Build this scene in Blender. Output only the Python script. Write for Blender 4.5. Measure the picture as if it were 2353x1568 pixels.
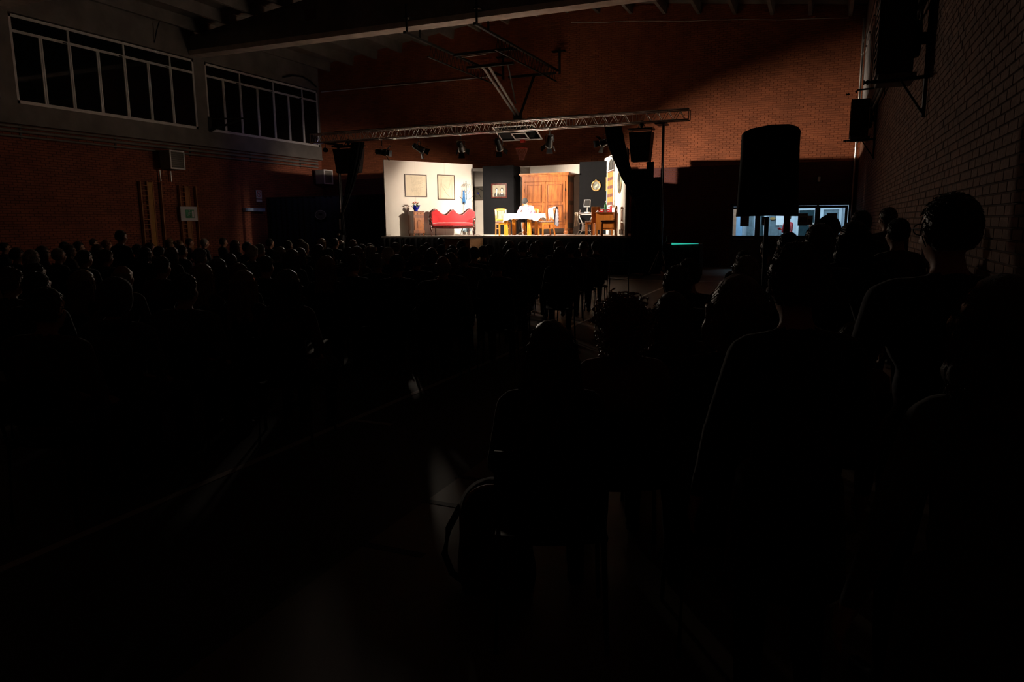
import bpy, bmesh, math, random
from mathutils import Vector, Matrix, Euler, noise
random.seed(7)
for o in list(bpy.data.objects): bpy.data.objects.remove(o)
sc = bpy.context.scene
COL = sc.collection
PI = math.pi
def V(*a): return Vector(a)

# ------------------------------------------------------------------ camera
FPX, W, H = 1662.12, 2353, 1568
YAW, PITCH, ROLL, EYE = 0.400873, 0.162093, 0.008926, 1.65
_F = V(-math.sin(YAW)*math.cos(PITCH), math.cos(YAW)*math.cos(PITCH), -math.sin(PITCH))
_R = V(math.cos(YAW), math.sin(YAW), 0)
_D = _F.cross(_R)
_c, _s = math.cos(ROLL), math.sin(ROLL)
CR = _c*_R + _s*_D; CD = -_s*_R + _c*_D; CF = _F
cam = bpy.data.cameras.new('camera'); camo = bpy.data.objects.new('camera', cam); COL.objects.link(camo)
cam.sensor_width = 36; cam.lens = FPX/W*36; cam.clip_start = 0.05; cam.clip_end = 200
m3 = Matrix((CR, -CD, -CF)).transposed()
camo.matrix_world = Matrix.Translation((0, 0, EYE)) @ m3.to_4x4()
sc.camera = camo
def ray(x, y): return CR*((x-1176.5)/FPX) + CD*((y-784)/FPX) + CF
def atY(x, y, Y): v = ray(x, y); v = v*(Y/v.y); return V(v.x, v.y, v.z+EYE)
def atX(x, y, X): v = ray(x, y); v = v*(X/v.x); return V(v.x, v.y, v.z+EYE)
def atZ(x, y, Z): v = ray(x, y); v = v*((Z-EYE)/v.z); return V(v.x, v.y, v.z+EYE)

# ------------------------------------------------------------------ world, exposure, stage lamps
wd = bpy.data.worlds.new('world'); sc.world = wd; wd.use_nodes = True
wd.node_tree.nodes['Background'].inputs[0].default_value = (0.25, 0.33, 1.0, 1)
wd.node_tree.nodes['Background'].inputs[1].default_value = 0.0012
sc.view_settings.view_transform = 'Standard'; sc.view_settings.look = 'None'
sc.view_settings.gamma = 1; sc.view_settings.exposure = 0.2; sc.view_settings.use_curve_mapping = False

def spot(name, loc, target, energy, size, blend, col, rad=0.06):
    l = bpy.data.lights.new(name, 'SPOT'); l.energy = energy; l.spot_size = math.radians(size)
    l.spot_blend = blend; l.color = col; l.shadow_soft_size = rad
    o = bpy.data.objects.new(name, l); COL.objects.link(o); o.location = loc
    o.rotation_euler = (Vector(target)-Vector(loc)).to_track_quat('-Z', 'Y').to_euler()
    return o
def area(name, loc, rot, energy, sx, sy, col):
    l = bpy.data.lights.new(name, 'AREA'); l.shape = 'RECTANGLE'; l.size = sx; l.size_y = sy
    l.energy = energy; l.color = col
    o = bpy.data.objects.new(name, l); COL.objects.link(o); o.location = loc; o.rotation_euler = rot
    return o
TRY, TRZ = 22.0, 4.55            # truss: y of its axis, z of its bottom chords
WARM = (1.0, 0.83, 0.66)
# px, py of each fresnel lamp, aim point, energy, cone
LAMPS = [(878, 350, (-1.5, 26.9, 2.4), 8200, 44), (963, 341, (-9.8, 25.4, 1.9), 900, 60),
         (1059, 338, (-11.9, 25.4, 1.9), 1150, 62), (1146, 334, (-9.9, 24.0, 1.9), 1500, 56),
         (1263, 326, (-9.3, 23.9, 1.9), 1500, 52), (1392, 326, (-13.5, 24.8, 2.2), 3000, 46)]
LAMPPOS = []
for i, (px, py, aim, en, cone) in enumerate(LAMPS):
    p = atY(px, py, TRY); LAMPPOS.append((p, Vector(aim)))
    d = (Vector(aim)-p).normalized()
    spot('fresnel_beam', p+d*0.36, aim, en, cone, 1.0, WARM, 0.07)
# stray light leaving the open barn doors of the two end lamps towards the side walls and the audience
q1 = LAMPPOS[0][0]; q6 = LAMPPOS[5][0]
spot('fresnel_spill', q1+V(.28, -.20, -.1), (1.0, 6.0, 2.2), 620, 76, 1.0, WARM, .45)
spot('fresnel_spill', q6+V(-.30, -.22, -.1), (-20.5, 16.0, 2.4), 160, 120, 1.0, WARM, .45)
# ceiling tube light of the lit lobby behind the doors
area('lobby_light', (-1.4, 29.0, 2.9), (0, 0, 0), 100, 4.5, 1.6, (0.62, 0.86, 1.0))
area('lobby_light', (-1.2, 28.0, 2.9), (0, 0, 0), 20, 4.0, 0.5, (0.62, 0.86, 1.0))

spot('added_warm_fill', (-15.5, 7.45, 6.95), (-20.9, 12.5, 6.0), 22, 100, 1.0, (1, .74, .46), .12)  # warm fill added for the left wall, windows and ceiling; source unseen

# ------------------------------------------------------------------ materials
def nodes(m): m.use_nodes = True; return m.node_tree.nodes, m.node_tree.links
def mat(name, col, rough=0.6, metal=0.0, var=0.15, scale=8.0, bump=0.0, bscale=60.0, stretch=None, spec=0.5, objcol=False, island=0.0, col2=None, emit=None, sheen=0.0, coat=0.0):
    m = bpy.data.materials.new(name); N, L = nodes(m); b = N['Principled BSDF']
    b.inputs['Roughness'].default_value = rough; b.inputs['Metallic'].default_value = metal
    b.inputs['Specular IOR Level'].default_value = spec
    if coat: b.inputs['Coat Weight'].default_value = coat; b.inputs['Coat Roughness'].default_value = 0.2
    if sheen: b.inputs['Sheen Weight'].default_value = sheen
    tc = N.new('ShaderNodeTexCoord'); mp = N.new('ShaderNodeMapping'); L.new(tc.outputs['Object'], mp.inputs[0])
    if stretch: mp.inputs['Scale'].default_value = stretch
    nz = N.new('ShaderNodeTexNoise'); nz.inputs['Scale'].default_value = scale; nz.inputs['Detail'].default_value = 5
    L.new(mp.outputs[0], nz.inputs[0])
    mx = N.new('ShaderNodeMix'); mx.data_type = 'RGBA'; mx.blend_type = 'MIX'
    a = tuple(c*(1-var) for c in col); z = tuple(min(1, c*(1+var)) for c in (col2 or col))
    mx.inputs[6].default_value = (*a, 1); mx.inputs[7].default_value = (*z, 1)
    if col2: mx.inputs[6].default_value = (*col, 1); mx.inputs[7].default_value = (*col2, 1)
    rp = N.new('ShaderNodeMapRange'); rp.inputs[1].default_value = 0.35; rp.inputs[2].default_value = 0.65
    L.new(nz.outputs[0], rp.inputs[0]); L.new(rp.outputs[0], mx.inputs[0])
    out = mx.outputs[2]
    if objcol:
        oi = N.new('ShaderNodeObjectInfo'); m2 = N.new('ShaderNodeMix'); m2.data_type = 'RGBA'; m2.blend_type = 'MULTIPLY'
        m2.inputs[0].default_value = 1; L.new(out, m2.inputs[6]); L.new(oi.outputs['Color'], m2.inputs[7]); out = m2.outputs[2]
    if island:
        ge = N.new('ShaderNodeNewGeometry'); mr = N.new('ShaderNodeMapRange'); cu = N.new('ShaderNodeMath'); cu.operation = 'POWER'
        cu.inputs[1].default_value = 0.35
        L.new(ge.outputs['Random Per Island'], cu.inputs[0]); L.new(cu.outputs[0], mr.inputs[0])
        mr.inputs[3].default_value = 1-island; mr.inputs[4].default_value = 1+island*0.4
        m3_ = N.new('ShaderNodeMix'); m3_.data_type = 'RGBA'; m3_.blend_type = 'MULTIPLY'; m3_.inputs[0].default_value = 1
        L.new(out, m3_.inputs[6]); L.new(mr.outputs[0], m3_.inputs[7]); out = m3_.outputs[2]
    L.new(out, b.inputs['Base Color'])
    if bump:
        n2 = N.new('ShaderNodeTexNoise'); n2.inputs['Scale'].default_value = bscale; L.new(mp.outputs[0], n2.inputs[0])
        bp = N.new('ShaderNodeBump'); bp.inputs['Strength'].default_value = bump; bp.inputs['Distance'].default_value = 0.01
        L.new(n2.outputs[0], bp.inputs['Height']); L.new(bp.outputs[0], b.inputs['Normal'])
    if emit:
        b.inputs['Emission Color'].default_value = (*emit[0], 1); b.inputs['Emission Strength'].default_value = emit[1]
    return m
M = {}
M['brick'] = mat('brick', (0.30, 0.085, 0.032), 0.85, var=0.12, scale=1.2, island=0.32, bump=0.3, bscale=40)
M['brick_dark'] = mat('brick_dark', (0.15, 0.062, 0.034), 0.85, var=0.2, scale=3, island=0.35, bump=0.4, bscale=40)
M['brick_paint'] = mat('brick_paint', (0.085, 0.014, 0.012), 0.6, var=0.1, scale=2, bump=0.15, bscale=30)
M['brick_left'] = mat('brick_left', (0.25, 0.07, 0.035), 0.85, var=0.15, scale=1.5, island=0.25, bump=0.3, bscale=40)
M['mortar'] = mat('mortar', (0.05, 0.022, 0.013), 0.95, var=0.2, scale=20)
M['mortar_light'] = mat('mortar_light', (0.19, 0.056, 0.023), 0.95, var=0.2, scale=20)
M['concrete'] = mat('concrete', (0.19, 0.168, 0.152), 0.9, var=0.18, scale=1.6, bump=0.4, bscale=12)
M['beam_concrete_lit'] = mat('beam_concrete_lit', (0.62, 0.54, 0.48), 0.85, var=0.15, scale=2.5, bump=0.3, bscale=14)  # beam undersides: light bounced from the stage put into a paler concrete
M['floor'] = mat('floor', (0.10, 0.075, 0.06), 0.5, var=0.15, scale=1.5, spec=0.35, bump=0.05, bscale=8)
M['floor_key'] = mat('floor_key', (0.25, 0.18, 0.13), 0.4, var=0.1, scale=2)
M['floor_line'] = mat('floor_line', (0.62, 0.57, 0.52), 0.45, var=0.1, scale=6)
M['floor_mark'] = mat('floor_mark', (0.05, 0.04, 0.035), 0.5)
M['white_frame'] = mat('white_frame', (0.74, 0.70, 0.69), 0.45, var=0.06, scale=10)
M['dark_glass'] = mat('dark_glass', (0.004, 0.005, 0.006), 0.04, spec=0.5, var=0.0)
M['black_metal'] = mat('black_metal', (0.02, 0.02, 0.02), 0.45, var=0.1, scale=20, metal=0.3)
M['black_gloss'] = mat('black_gloss', (0.012, 0.012, 0.013), 0.18, var=0.1, scale=20, metal=0.2)
M['steel'] = mat('steel', (0.55, 0.53, 0.5), 0.3, metal=0.95, var=0.08, scale=30)
M['alu'] = mat('alu', (0.92, 0.86, 0.82), 0.2, metal=0.95, var=0.06, scale=25)
M['drape'] = mat('drape', (0.012, 0.012, 0.014), 0.95, var=0.15, scale=30)
M['skirt'] = mat('skirt', (0.018, 0.018, 0.019), 0.9, var=0.15, scale=12)
M['flat_white'] = mat('flat_white', (0.74, 0.70, 0.64), 0.9, var=0.03, scale=2, bump=0.05, bscale=40)
M['flat_black'] = mat('flat_black', (0.0048, 0.0051, 0.0062), 0.9, spec=0.12, var=0.08, scale=8, bump=0.15, bscale=60)
M['flat_edge'] = mat('flat_edge', (0.02, 0.02, 0.02), 0.9)
M['deck'] = mat('deck', (0.66, 0.60, 0.55), 0.7, var=0.15, scale=3, bump=0.1, bscale=20)
M['seam'] = mat('seam', (0.45, 0.38, 0.30), 0.9)
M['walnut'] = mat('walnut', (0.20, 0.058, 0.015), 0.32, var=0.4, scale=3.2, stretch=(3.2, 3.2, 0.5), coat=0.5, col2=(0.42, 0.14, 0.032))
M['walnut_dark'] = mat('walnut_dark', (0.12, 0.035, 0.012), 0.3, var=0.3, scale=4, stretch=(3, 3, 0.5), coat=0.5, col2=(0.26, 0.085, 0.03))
M['walnut_shaded'] = mat('walnut_shaded', (0.06, 0.045, 0.033), 0.5, var=0.3, scale=4, stretch=(3, 3, 0.5))  # wardrobe carcass: shade of its unlit side put into the colour
M['beech'] = mat('beech', (0.55, 0.22, 0.022), 0.32, var=0.12, scale=5, stretch=(4, 4, 0.6), coat=0.3)
M['beech_orange'] = mat('beech_orange', (0.56, 0.19, 0.03), 0.32, var=0.15, scale=5, stretch=(4, 4, 0.6), coat=0.3)
M['mahogany'] = mat('mahogany', (0.055, 0.012, 0.009), 0.18, var=0.3, scale=8, coat=0.8)
M['red_velvet'] = mat('red_velvet', (0.52, 0.012, 0.018), 0.85, var=0.12, scale=7, sheen=0.6, bump=0.1)
M['upholstery'] = mat('upholstery', (0.16, 0.08, 0.055), 0.9, var=0.3, scale=9, stretch=(9, 9, 0.3), col2=(0.32, 0.21, 0.16))
M['cloth_white'] = mat('cloth_white', (0.80, 0.79, 0.80), 0.9, var=0.03, scale=9, bump=0.2, bscale=30)
M['iron'] = mat('iron', (0.06, 0.06, 0.065), 0.35, metal=0.7)
M['iron_white'] = mat('iron_white', (0.8, 0.78, 0.78), 0.4)
M['paper'] = mat('paper', (0.62, 0.55, 0.42), 0.8, var=0.05, scale=6)
M['paper_white'] = mat('paper_white', (0.78, 0.80, 0.84), 0.8, var=0.03)
M['sketch'] = mat('sketch', (0.30, 0.27, 0.20), 0.8, var=0.25, scale=14, col2=(0.60, 0.54, 0.41))
M['frame_wood'] = mat('frame_wood', (0.045, 0.022, 0.014), 0.4, var=0.2, scale=12)
M['gold'] = mat('gold', (0.65, 0.42, 0.16), 0.35, metal=0.6, var=0.15, scale=20)
M['brass'] = mat('brass', (0.5, 0.38, 0.18), 0.35, metal=0.8)
M['mirror'] = mat('mirror', (0.10, 0.10, 0.085), 0.15, var=0.3, scale=3)
M['portrait_bg'] = mat('portrait_bg', (0.16, 0.145, 0.10), 0.5, var=0.1, scale=8)
M['ink'] = mat('ink', (0.012, 0.011, 0.01), 0.6)
M['ink_grey'] = mat('ink_grey', (0.10, 0.09, 0.07), 0.6)
M['face_print'] = mat('face_print', (0.55, 0.48, 0.34), 0.6, var=0.08, scale=20)
M['oval_paint'] = mat('oval_paint', (0.03, 0.035, 0.03), 0.5, col2=(0.30, 0.32, 0.28), scale=9)
M['blue_wrap'] = mat('blue_wrap', (0.006, 0.02, 0.42), 0.3, var=0.2, scale=9)
M['petal_red'] = mat('petal_red', (0.55, 0.03, 0.015), 0.6, var=0.2, scale=30)
M['petal_orange'] = mat('petal_orange', (0.6, 0.2, 0.08), 0.6, var=0.2, scale=30)
M['leaf'] = mat('leaf', (0.05, 0.13, 0.03), 0.6, var=0.3, scale=30)
M['cream'] = mat('cream', (0.6, 0.5, 0.38), 0.7)
M['scarf'] = mat('scarf', (0.03, 0.16, 0.42), 0.8, var=0.3, scale=12)
M['paleblue'] = mat('paleblue', (0.42, 0.60, 0.74), 0.85, var=0.12, scale=10)
M['red_plastic'] = mat('red_plastic', (0.75, 0.02, 0.03), 0.4)
M['teal'] = mat('teal', (0.10, 0.35, 0.28), 0.4)
M['green_glass'] = mat('green_glass', (0.02, 0.16, 0.045), 0.12)
M['osb'] = mat('osb', (0.30, 0.15, 0.06), 0.8, var=0.35, scale=26, col2=(0.42, 0.24, 0.11), bump=0.2, bscale=50)
M['osb_top'] = mat('osb_top', (0.05, 0.04, 0.03), 0.8, var=0.35, scale=30, col2=(0.22, 0.16, 0.11))
M['pa_cover'] = mat('pa_cover', (0.004, 0.004, 0.005), 0.9, var=0.1, scale=20)
M['green_led'] = mat('green_led', (0.02, 0.4, 0.3), 0.4, emit=((0.03, 0.5, 0.36), 0.8))
M['sign_white'] = mat('sign_white', (0.62, 0.60, 0.62), 0.6, var=0.03)
M['sign_green'] = mat('sign_green', (0.06, 0.28, 0.14), 0.6)
M['blue_shelf'] = mat('blue_shelf', (0.42, 0.55, 0.72), 0.5)
M['yellow_board'] = mat('yellow_board', (0.42, 0.20, 0.03), 0.6, var=0.1)
M['ladder_wood'] = mat('ladder_wood', (0.38, 0.15, 0.05), 0.6, var=0.15)
M['hoop_red'] = mat('hoop_red', (0.6, 0.03, 0.02), 0.5)
M['net'] = mat('net', (0.32, 0.10, 0.08), 0.9)
M['skin'] = mat('skin', (0.50, 0.25, 0.16), 0.6, var=0.07, scale=6)
M['skin_pale'] = mat('skin_pale', (0.48, 0.27, 0.19), 0.6, var=0.06, scale=6)
M['lips'] = mat('lips', (0.30, 0.09, 0.07), 0.5)
M['eye'] = mat('eye', (0.02, 0.015, 0.012), 0.25)
M['hair'] = mat('hair', (1, 1, 1), 0.42, sheen=0.3, var=0.25, scale=40, stretch=(3, 3, 0.6), objcol=True, bump=0.3, bscale=90)
M['cloth'] = mat('cloth', (0.9, 0.9, 0.9), 0.9, sheen=0.25, var=0.18, scale=10, objcol=True, bump=0.25, bscale=26)
M['trousers'] = mat('trousers', (0.022, 0.024, 0.035), 0.9, var=0.2, scale=10, bump=0.2, bscale=20)
M['shoe'] = mat('shoe', (0.02, 0.017, 0.015), 0.5)
M['shoe_grey'] = mat('shoe_grey', (0.35, 0.36, 0.30), 0.6, var=0.2, scale=20)
M['plastic_black'] = mat('plastic_black', (0.012, 0.012, 0.013), 0.65, spec=0.3)
M['lobby_wall'] = mat('lobby_wall', (0.62, 0.70, 0.78), 0.7, var=0.03)
M['lobby_blue'] = mat('lobby_blue', (0.28, 0.46, 0.68), 0.6, var=0.05)
M['lobby_floor'] = mat('lobby_floor', (0.30, 0.36, 0.42), 0.4)
M['lobby_grey'] = mat('lobby_grey', (0.16, 0.22, 0.26), 0.4)
M['lobby_dark'] = mat('lobby_dark', (0.02, 0.045, 0.055), 0.15)
M['door_brown'] = mat('door_brown', (0.40, 0.22, 0.14), 0.5)
M['door_paint'] = mat('door_paint', (0.10, 0.09, 0.085), 0.6, var=0.1)
M['poster'] = mat('poster', (0.33, 0.29, 0.30), 0.8, var=0.05)
M['poster_dark'] = mat('poster_dark', (0.07, 0.05, 0.05), 0.8, col2=(0.22, 0.16, 0.15), scale=16)
M['red_jacket'] = mat('red_jacket', (0.50, 0.01, 0.03), 0.7)
M['beanie'] = mat('beanie', (0.007, 0.007, 0.008), 0.95, var=0.2, scale=50, stretch=(1, 1, 0.1))
M['whiteshirt'] = mat('whiteshirt', (0.8, 0.78, 0.78), 0.9)
def glassmat():
    m = bpy.data.materials.new('clear_glass'); N, L = nodes(m); N.remove(N['Principled BSDF'])
    t = N.new('ShaderNodeBsdfTransparent'); t.inputs[0].default_value = (0.93, 0.96, 0.97, 1)
    g = N.new('ShaderNodeBsdfGlossy'); g.inputs['Roughness'].default_value = 0.02
    fr = N.new('ShaderNodeFresnel'); fr.inputs[0].default_value = 1.45
    mx = N.new('ShaderNodeMixShader'); L.new(fr.outputs[0], mx.inputs[0]); L.new(t.outputs[0], mx.inputs[1]); L.new(g.outputs[0], mx.inputs[2])
    L.new(mx.outputs[0], N['Material Output'].inputs[0]); return m
M['clear_glass'] = glassmat()
def plaid(name, base, cols, sc_=(9, 9, 9), sharp=0.5):
    """bands of colour crossing each other in object space"""
    m = bpy.data.materials.new(name); N, L = nodes(m); b = N['Principled BSDF']; b.inputs['Roughness'].default_value = 0.9
    tc = N.new('ShaderNodeTexCoord'); cur = None
    prev = (*base, 1)
    for axis, col, freq, width in cols:
        sp = N.new('ShaderNodeSeparateXYZ'); L.new(tc.outputs['Object'], sp.inputs[0])
        mu = N.new('ShaderNodeMath'); mu.operation = 'MULTIPLY'; mu.inputs[1].default_value = freq; L.new(sp.outputs[axis], mu.inputs[0])
        fr = N.new('ShaderNodeMath'); fr.operation = 'FRACT'; L.new(mu.outputs[0], fr.inputs[0])
        lt = N.new('ShaderNodeMath'); lt.operation = 'LESS_THAN'; lt.inputs[1].default_value = width; L.new(fr.outputs[0], lt.inputs[0])
        ml = N.new('ShaderNodeMath'); ml.operation = 'MULTIPLY'; ml.inputs[1].default_value = 0.8; L.new(lt.outputs[0], ml.inputs[0])
        mx = N.new('ShaderNodeMix'); mx.data_type = 'RGBA'; L.new(ml.outputs[0], mx.inputs[0])
        if cur is None: mx.inputs[6].default_value = prev
        else: L.new(cur, mx.inputs[6])
        mx.inputs[7].default_value = (*col, 1); cur = mx.outputs[2]
    L.new(cur, b.inputs['Base Color']); return m
M['curtain'] = plaid('curtain', (0.40, 0.19, 0.04), [(2, (0.05, 0.02, 0.045), 3.6, 0.38), (1, (0.40, 0.08, 0.03), 7.0, 0.22)])
M['plaid_shirt'] = plaid('plaid_shirt', (0.72, 0.60, 0.62), [(2, (0.05, 0.03, 0.08), 9.0, 0.4), (0, (0.10, 0.03, 0.09), 8.0, 0.35), (1, (0.7, 0.25, 0.30), 9.0, 0.25)])
M['stripe_shirt'] = plaid('stripe_shirt', (0.62, 0.64, 0.72), [(0, (0.36, 0.39, 0.52), 26.0, 0.3), (1, (0.42, 0.45, 0.58), 26.0, 0.3)])

# ------------------------------------------------------------------ mesh builder
class MB:
    def __init__(s): s.v = []; s.f = []; s.m = []; s.sm = []
    def add(s, vs, fs, mi=0, smooth=False):
        n = len(s.v); s.v += [Vector(p) for p in vs]
        for f in fs: s.f.append([i+n for i in f]); s.m.append(mi); s.sm.append(smooth)
        return s
    def box(s, c, d, rz=0, mi=0, mtx=None):
        x, y, z = d[0]/2, d[1]/2, d[2]/2
        R = mtx or Matrix.Rotation(rz, 3, 'Z'); c = Vector(c)
        vs = [c+R@V(a*x, b*y, e*z) for a in (-1, 1) for b in (-1, 1) for e in (-1, 1)]
        return s.add(vs, [(0, 1, 3, 2), (4, 6, 7, 5), (0, 4, 5, 1), (2, 3, 7, 6), (0, 2, 6, 4), (1, 5, 7, 3)], mi)
    def bx(s, x0, x1, y0, y1, z0, z1, mi=0): return s.box(((x0+x1)/2, (y0+y1)/2, (z0+z1)/2), (abs(x1-x0), abs(y1-y0), abs(z1-z0)), 0, mi)
    def bev(s, c, d, b, rz=0, mi=0, mtx=None):
        """box with chamfered edges"""
        bm = bmesh.new(); bmesh.ops.create_cube(bm, size=1)
        for v in bm.verts: v.co = V(v.co.x*d[0], v.co.y*d[1], v.co.z*d[2])
        bmesh.ops.bevel(bm, geom=bm.edges[:], offset=min(b, min(d)*0.45), segments=2, affect='EDGES', profile=0.6)
        R = mtx or Matrix.Rotation(rz, 3, 'Z'); c = Vector(c)
        bm.verts.index_update()
        s.add([c+R@v.co for v in bm.verts], [[v.index for v in f.verts] for f in bm.faces], mi); bm.free(); return s
    def tube(s, pts, r, seg=8, mi=0, cap=True, closed=False):
        pts = [Vector(p) for p in pts]; n = len(pts); rr = r if isinstance(r, (list, tuple)) else [r]*n
        vs = []; up = V(0, 0, 1)
        for i, p in enumerate(pts):
            a = pts[(i-1) % n] if (i or closed) else p; b = pts[(i+1) % n] if (i < n-1 or closed) else p
            t = (b-a).normalized()
            u = t.cross(up)
            if u.length < 0.05: u = t.cross(V(1, 0, 0))
            u.normalize(); w = u.cross(t).normalized()
            for k in range(seg):
                an = 2*PI*k/seg; vs.append(p+(u*math.cos(an)+w*math.sin(an))*rr[i])
        fs = []
        for i in range(n if closed else n-1):
            j = (i+1) % n
            for k in range(seg): k2 = (k+1) % seg; fs.append((i*seg+k, i*seg+k2, j*seg+k2, j*seg+k))
        s.add(vs, fs, mi, True)
        if cap and not closed: s.add([vs[k] for k in range(seg)], [list(range(seg))[::-1]], mi); s.add(vs[-seg:], [list(range(seg))], mi)
        return s
    def cyl(s, a, b, r, seg=12, mi=0, r2=None): return s.tube([a, b], [r, r if r2 is None else r2], seg, mi)
    def lathe(s, c, prof, seg=16, mi=0, axis=None):
        """prof: (radius, height) pairs"""
        c = Vector(c); Q = Vector(axis).to_track_quat('Z', 'Y').to_matrix() if axis else Matrix.Identity(3)
        vs = []
        for r, h in prof:
            for k in range(seg): an = 2*PI*k/seg; vs.append(c+Q@V(r*math.cos(an), r*math.sin(an), h))
        fs = [(i*seg+k, i*seg+(k+1) % seg, (i+1)*seg+(k+1) % seg, (i+1)*seg+k) for i in range(len(prof)-1) for k in range(seg)]
        s.add(vs, fs, mi, True)
        s.add(vs[:seg], [list(range(seg))[::-1]], mi); s.add(vs[-seg:], [list(range(seg))], mi); return s
    def ell(s, c, r, seg=12, rings=8, mi=0, fn=None):
        c = Vector(c); vs = []; fs = []
        for i in range(rings+1):
            th = PI*i/rings
            for k in range(seg):
                ph = 2*PI*k/seg; d = V(math.sin(th)*math.cos(ph), math.sin(th)*math.sin(ph), math.cos(th))
                q = fn(d) if fn else 1.0
                vs.append(c+V(d.x*r[0]*q, d.y*r[1]*q, d.z*r[2]*q))
        for i in range(rings):
            for k in range(seg): k2 = (k+1) % seg; fs.append((i*seg+k, (i+1)*seg+k, (i+1)*seg+k2, i*seg+k2))
        return s.add(vs, fs, mi, True)
    def capsule(s, a, b, ra, rb, seg=10):
        a = Vector(a); b = Vector(b); s.ell(a, (ra,)*3, seg, 6); s.ell(b, (rb,)*3, seg, 6); return s.tube([a, b], [ra, rb], seg)
    def prism(s, poly, o, u, w, n, t, mi=0):
        """polygon in plane (o;u,w) extruded by t along n"""
        o = Vector(o); u = Vector(u); w = Vector(w); n = Vector(n); k = len(poly)
        a = [o+u*p[0]+w*p[1] for p in poly]; b = [p+n*t for p in a]
        return s.add(a+b, [list(range(k))[::-1], list(range(k, 2*k))]+[(i, (i+1) % k, k+(i+1) % k, k+i) for i in range(k)], mi)
    def grid(s, fn, nu, nv, mi=0, thick=0.0, smooth=True):
        P = [[Vector(fn(i/nu, j/nv)) for i in range(nu+1)] for j in range(nv+1)]
        vs = [p for r in P for p in r]; q = nu+1
        fs = [(j*q+i, j*q+i+1, (j+1)*q+i+1, (j+1)*q+i) for j in range(nv) for i in range(nu)]
        if thick:
            nrm = (P[0][1]-P[0][0]).cross(P[1][0]-P[0][0]).normalized()*thick; off = len(vs)
            vs2 = [p-nrm for p in vs]; fs2 = [tuple(reversed([i+off for i in f])) for f in fs]
            bd = [j*q for j in range(nv+1)]
            e = []
            for j in range(nv): e.append((j*q, (j+1)*q)); e.append(((j+1)*q+nu, j*q+nu))
            for i in range(nu): e.append((i+1, i)); e.append((nv*q+i, nv*q+i+1))
            fs = fs+fs2+[(a, b, b+off, a+off) for a, b in e]; vs = vs+vs2
        return s.add(vs, fs, mi, smooth)
    def mesh(s, name, mats):
        me = bpy.data.meshes.new(name); me.from_pydata([tuple(v) for v in s.v], [], s.f)
        for m in (mats if isinstance(mats, (list, tuple)) else [mats]): me.materials.append(m if not isinstance(m, str) else M[m])
        me.polygons.foreach_set('material_index', s.m); me.polygons.foreach_set('use_smooth', s.sm); me.update(); return me
    def build(s, name, mats, parent=None, label=None):
        return link(name, s.mesh(name, mats), parent, label)
def link(name, me, parent=None, label=None):
    o = bpy.data.objects.new(name, me); COL.objects.link(o)
    if parent is not None: o.parent = parent
    if label: o['label'] = label
    return o
def tag(o, label, cat, group=None, kind=None):
    o['label'] = label; o['category'] = cat
    if group: o['group'] = group
    if kind: o['kind'] = kind
    return o
def thing(name, label, cat, loc=(0, 0, 0), rz=0, group=None):
    o = bpy.data.objects.new(name, None); COL.objects.link(o); o.location = loc; o.rotation_euler = (0, 0, rz)
    o.empty_display_size = 0.1
    return tag(o, label, cat, group)
def struct(o): o['kind'] = 'structure'; return o
def dup(root, loc, rz, label, group=None, scale=1.0):
    r = root.copy(); COL.objects.link(r); r.location = loc; r.rotation_euler = (0, 0, rz); r.scale = (scale,)*3
    r['label'] = label
    if group: r['group'] = group
    for ch in root.children:
        c = ch.copy(); COL.objects.link(c); c.parent = r
        for g in ch.children: d = g.copy(); COL.objects.link(d); d.parent = c
    return r

# ------------------------------------------------------------------ the hall shell
XR, XL, YE, YN = 1.05, -20.9, 27.5, -3.0
RIDGE, RZ0, SL = -9.9, 9.52, 0.122           # underside of the roof ribs: height at ridge, fall per metre
def ribz(x): return RZ0-SL*abs(x-RIDGE)
mb = MB(); mb.bx(XL-0.3, XR+0.3, YN-0.3, 32.0, -0.2, 0)
mb.bx(-2.1, XR, YN, 20.5, 0.0, 0.002, 1)
mb.bx(-3.63, -3.57, YN, 20.5, 0.0, 0.003, 2)
mb.bx(-3.57, -3.2, 4.95, 5.0, 0.0, 0.003, 2)
for y in (2.94, 3.58, 4.03): mb.bx(-2.12, -1.75, y, y+0.05, 0.0, 0.004, 3)
mb.bx(-8, -3.6, 20.45, 20.5, 0, 0.003, 2); mb.bx(-3.57, XR, 20.45, 20.5, 0, 0.003, 2)
struct(mb.build('floor', [M['floor'], M['floor_key'], M['floor_line'], M['floor_mark']]))

BW, BH = 0.25, 0.0723
def bricks(u0, u1, z0, z1, place, skip=None, proud=0.008, seed=1, ztop=None):
    """one joined mesh of single bricks laid in running bond; place(u, d, z) gives the point at depth d in front of the wall"""
    rnd = random.Random(seed); mb = MB(); r = 0; z = z0
    while z < z1-0.02:
        off = (r % 2)*BW/2; u = u0-off
        while u < u1:
            a = max(u, u0)+0.005; b = min(u+BW, u1)-0.005
            if b-a > 0.03 and not (skip and skip((a+b)/2, z+BH/2)) and (ztop is None or z+BH < ztop((a+b)/2)):
                p = proud*(0.7+0.6*rnd.random()); e = 0.004
                pts = [(a, 0, z+e), (b, 0, z+e), (b, 0, z+BH-e), (a, 0, z+BH-e), (a+.004, p, z+e+.004), (b-.004, p, z+e+.004), (b-.004, p, z+BH-e-.004), (a+.004, p, z+BH-e-.004)]
                mb.add([place(*q) for q in pts], [(4, 5, 6, 7), (0, 1, 5, 4), (1, 2, 6, 5), (2, 3, 7, 6), (3, 0, 4, 7)])
            u += BW
        z += BH; r += 1
    return mb
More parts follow.
